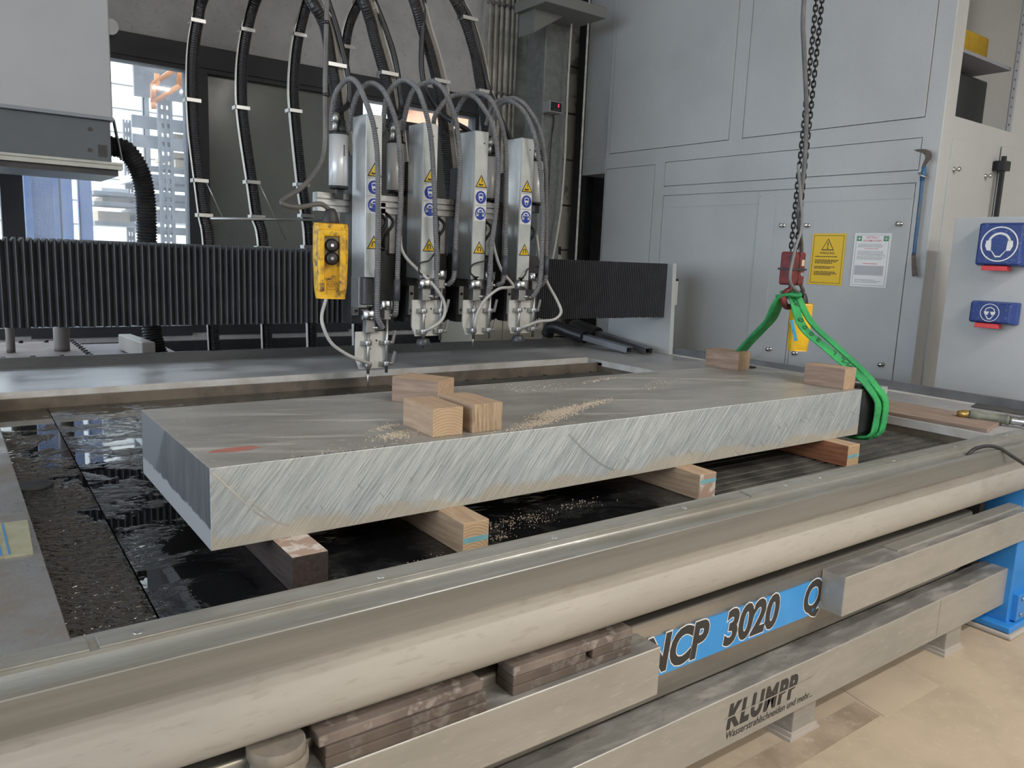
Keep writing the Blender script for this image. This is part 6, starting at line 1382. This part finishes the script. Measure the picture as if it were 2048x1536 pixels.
p0, p1 = pz(1026, 1394, zt), pz(1262, 1306, zt)
yb0 = (p0.y + p1.y) / 2
th = 0.0235
for k in range(3):
    if k == 1:
        bar(p0.x, p0.x + (p1.x - p0.x) * 0.585, yb0, yb0 + 0.065, zt + k * th, th, m_brown, 'short brown laminate bar left of the square gap in its stack', 'bars by the name plate')
        bar(p0.x + (p1.x - p0.x) * 0.64, p1.x, yb0, yb0 + 0.065, zt + k * th, th, m_brown, 'short brown laminate bar right of the square gap in its stack', 'bars by the name plate')
    else:
        bar(p0.x, p1.x, yb0, yb0 + 0.065, zt + k * th, th, m_brownlt if k == 2 else m_brown, 'topmost brown laminate bar in the stack beside the name plate' if k else 'bottom brown laminate bar in the stack beside the name plate', 'bars by the name plate')
p1 = pz(972, 1421, zt); x0 = pz(655, 1545, zt).x; yb1 = p1.y
for k in range(3):
    bar(x0 + (0.0 if k < 2 else -0.012), p1.x - (0.006 if k == 2 else 0), yb1 + (0.0 if k < 2 else 0.004), yb1 + 0.06, zt + k * th, th, m_brownlt if k == 2 else m_brown, ('bottom', 'middle', 'topmost')[k] + ' brown laminate bar in the long stack beside the round pads', 'bars beside the round pads', 0.004 * (k - 1))
q = pz(565, 1568, zt)
for k in range(3):
    tag(MB().lathe((x0 - 0.085 + 0.006 * (k % 2), yb1 + 0.035, zt + k * 0.025), ZA, [(0, 0.052), (0.003, 0.055), (0.022, 0.055), (0.025, 0.052)], 26).build('round_pad', M('grey_brown_pad', (0.27, 0.24, 0.20), 0.7, col2=(0.2, 0.175, 0.15), scale=20)), ('bottom', 'middle', 'topmost')[k] + ' grey brown round pad stacked beside the brown bars', 'pad', 'round pads')

# ================================================================== THINGS ON THE RIGHT SHELF
ZS = 0.952
P = [pz(1767, 828, ZS), pz(1974, 866, ZS), pz(2007, 846, ZS)]
w_board = wood('weathered_plank', (0.36, 0.27, 0.21), (0.22, 0.16, 0.13), False, 8, 1)
d_ = (P[1] - P[0]).normalized(); wv = (P[2] - P[1]); far = P[0] + d_ * -0.35
b = MB(); lo = [P[1], P[2], far + wv, far]; b.prism(lo, (0, 0, 0.016)); tag(b.build('plank', w_board, None, 0.002), 'weathered brown plank lying on the side shelf', 'plank')
# spray lance with brass tip lying at the shelf front
zl = ZS + 0.022 + 0.016
a, c = pz(1914, 826, ZS + 0.03), pz(2036, 842, ZS + 0.03)
ln = thing('water_lance', 'grey water lance with brass tip and quick coupling on the shelf', 'spray nozzle', (a + c) / 2 - ZA * 0.03)
ax = (c - a).normalized(); L_ = (c - a).length
m_brass = M('brass', (0.62, 0.42, 0.14), 0.3, 0.9)
m_grip = M('worn_grey_green_grip', (0.20, 0.21, 0.17), 0.6, col2=(0.09, 0.09, 0.08), scale=16)
MB().lathe(a, ax, [(0, 0.010), (0.004, 0.013), (0.02, 0.018), (0.045, 0.019), (0.05, 0.016)], 16).build('brass_tip', m_brass, ln)
MB().lathe(a + ax * 0.048, ax, [(0, 0.021), (0.012, 0.024), (0.04, 0.023), (0.05, 0.0185), (L_ * 0.55, 0.0205), (L_ * 0.62, 0.024), (L_ * 0.66, 0.024)], 16).build('grip', m_grip, ln)
MB().lathe(a + ax * (0.046 + L_ * 0.66), ax, [(0, 0.019), (0.02, 0.021), (0.035, 0.017), (0.045, 0.022), (0.075, 0.021), (0.085, 0.014)], 14).build('coupling', chrome, ln)
MB().tube([a + ax * (L_ * 0.9), c + ax * 0.05, c + ax * 0.35 - ZA * 0.012], 0.012, 10).build('hose', hose_light, ln)
p0, p1 = pz(1943, 815, ZS), pz(1962, 803, ZS)
dx = Vector((0.35, -0.62, 0)).normalized()
b = MB(); b.prism([p0, p1, p1 + Vector((0.03, -0.6, 0)), p0 + Vector((0.03, -0.55, 0))], (0, 0, 0.008)); tag(b.build('dark_plate', M('dark_mat', (0.055, 0.055, 0.052), 0.6, col2=(0.09, 0.088, 0.08), scale=20)), 'flat dark plate lying against the side lip behind the lance', 'plate')
b = MB(); q0, q1 = pz(2008, 870, .958), pz(2030, 875, .958)
b.box((q0.x, min(q0.y, q1.y), 0.951), (q1.x + 0.01, max(q0.y, q1.y) + .004, 0.9535)); tag(b.build('metal_strip', zinc), 'short flat metal strip lying on the rim corner', 'strip')
cpts = [py(1931, 917, 1.262), py(1940, 905, 1.255), py(1952, 897, 1.25), py(1975, 892, 1.235), py(1998, 896, 1.215), py(2022, 911, 1.19), py(2050, 929, 1.16), py(2110, 970, 1.12), py(2180, 1050, 1.08)]
tag(MB().tube(spline(cpts, 7), 0.0065, 9).build('black_hose', black_rubber), 'thin black hose looping over the front rim corner', 'hose')
# two open rectangular steel tubes with bent black pipe ends on the back corner
m_rect = M('mill_scale_tube', (0.16, 0.16, 0.175), 0.38, 0.7, col2=(0.24, 0.24, 0.25), scale=7, stretch=(1, 0.3, 1))
m_elbow = M('dark_elbow', (0.05, 0.05, 0.055), 0.35, 0.6)
zsf = 0.957
def rect_tube(e_uv, b_uv, lab):
    e, bk_ = pz(*e_uv, zsf), pz(*b_uv, 1.016); d = (bk_ - e).normalized(); L = (bk_ - e).length; sd = d.cross(ZA).normalized(); up = sd.cross(d).normalized(); W2, H2, th_ = 0.032, 0.021, 0.004
    t = thing('steel_tube', lab, 'tube', (e + bk_) / 2, 'steel tubes on the back shelf')
    b = MB(); c = (e + bk_) / 2
    for (oy, oz, hw, hz) in ((0, th_ / 2, W2, th_ / 2), (0, 2 * H2 - th_ / 2, W2, th_ / 2), (W2 - th_ / 2, H2, th_ / 2, H2), (-W2 + th_ / 2, H2, th_ / 2, H2)):
        b.obox(c + sd * oy + up * oz, d * (L / 2), sd * hw, up * hz)
    b.build('box_section', m_rect, t)
    f = bk_ + up * H2
    MB().tube(spline([f - d * 0.10, f, f + d * 0.12 + up * 0.01, f + d * 0.20 + up * 0.012, f + d * 0.27 - up * 0.01, f + d * 0.30 - ZA * 0.07], 6), 0.05, 14, True, None).build('bent_pipe', m_elbow, t)
    return t
q0, q1 = pz(1481, 984, .957), pz(1502, 993, .957)
b = MB(); b.obox((q0 + q1) / 2 + ZA * 0.0012, (q1 - q0) / 2, Vector((0.002, 0.004, 0)), ZA * 0.0015); tag(b.build('rim_sliver', zinc), 'thin metal sliver lying on the front rim before the timbers', 'strip')
rect_tube((1258, 706), (1150, 674), 'open square steel tube with bent black end, its mouth towards the slab')
rect_tube((1297, 708), (1182, 668), 'open square steel tube with bent black end, beside the side lip')
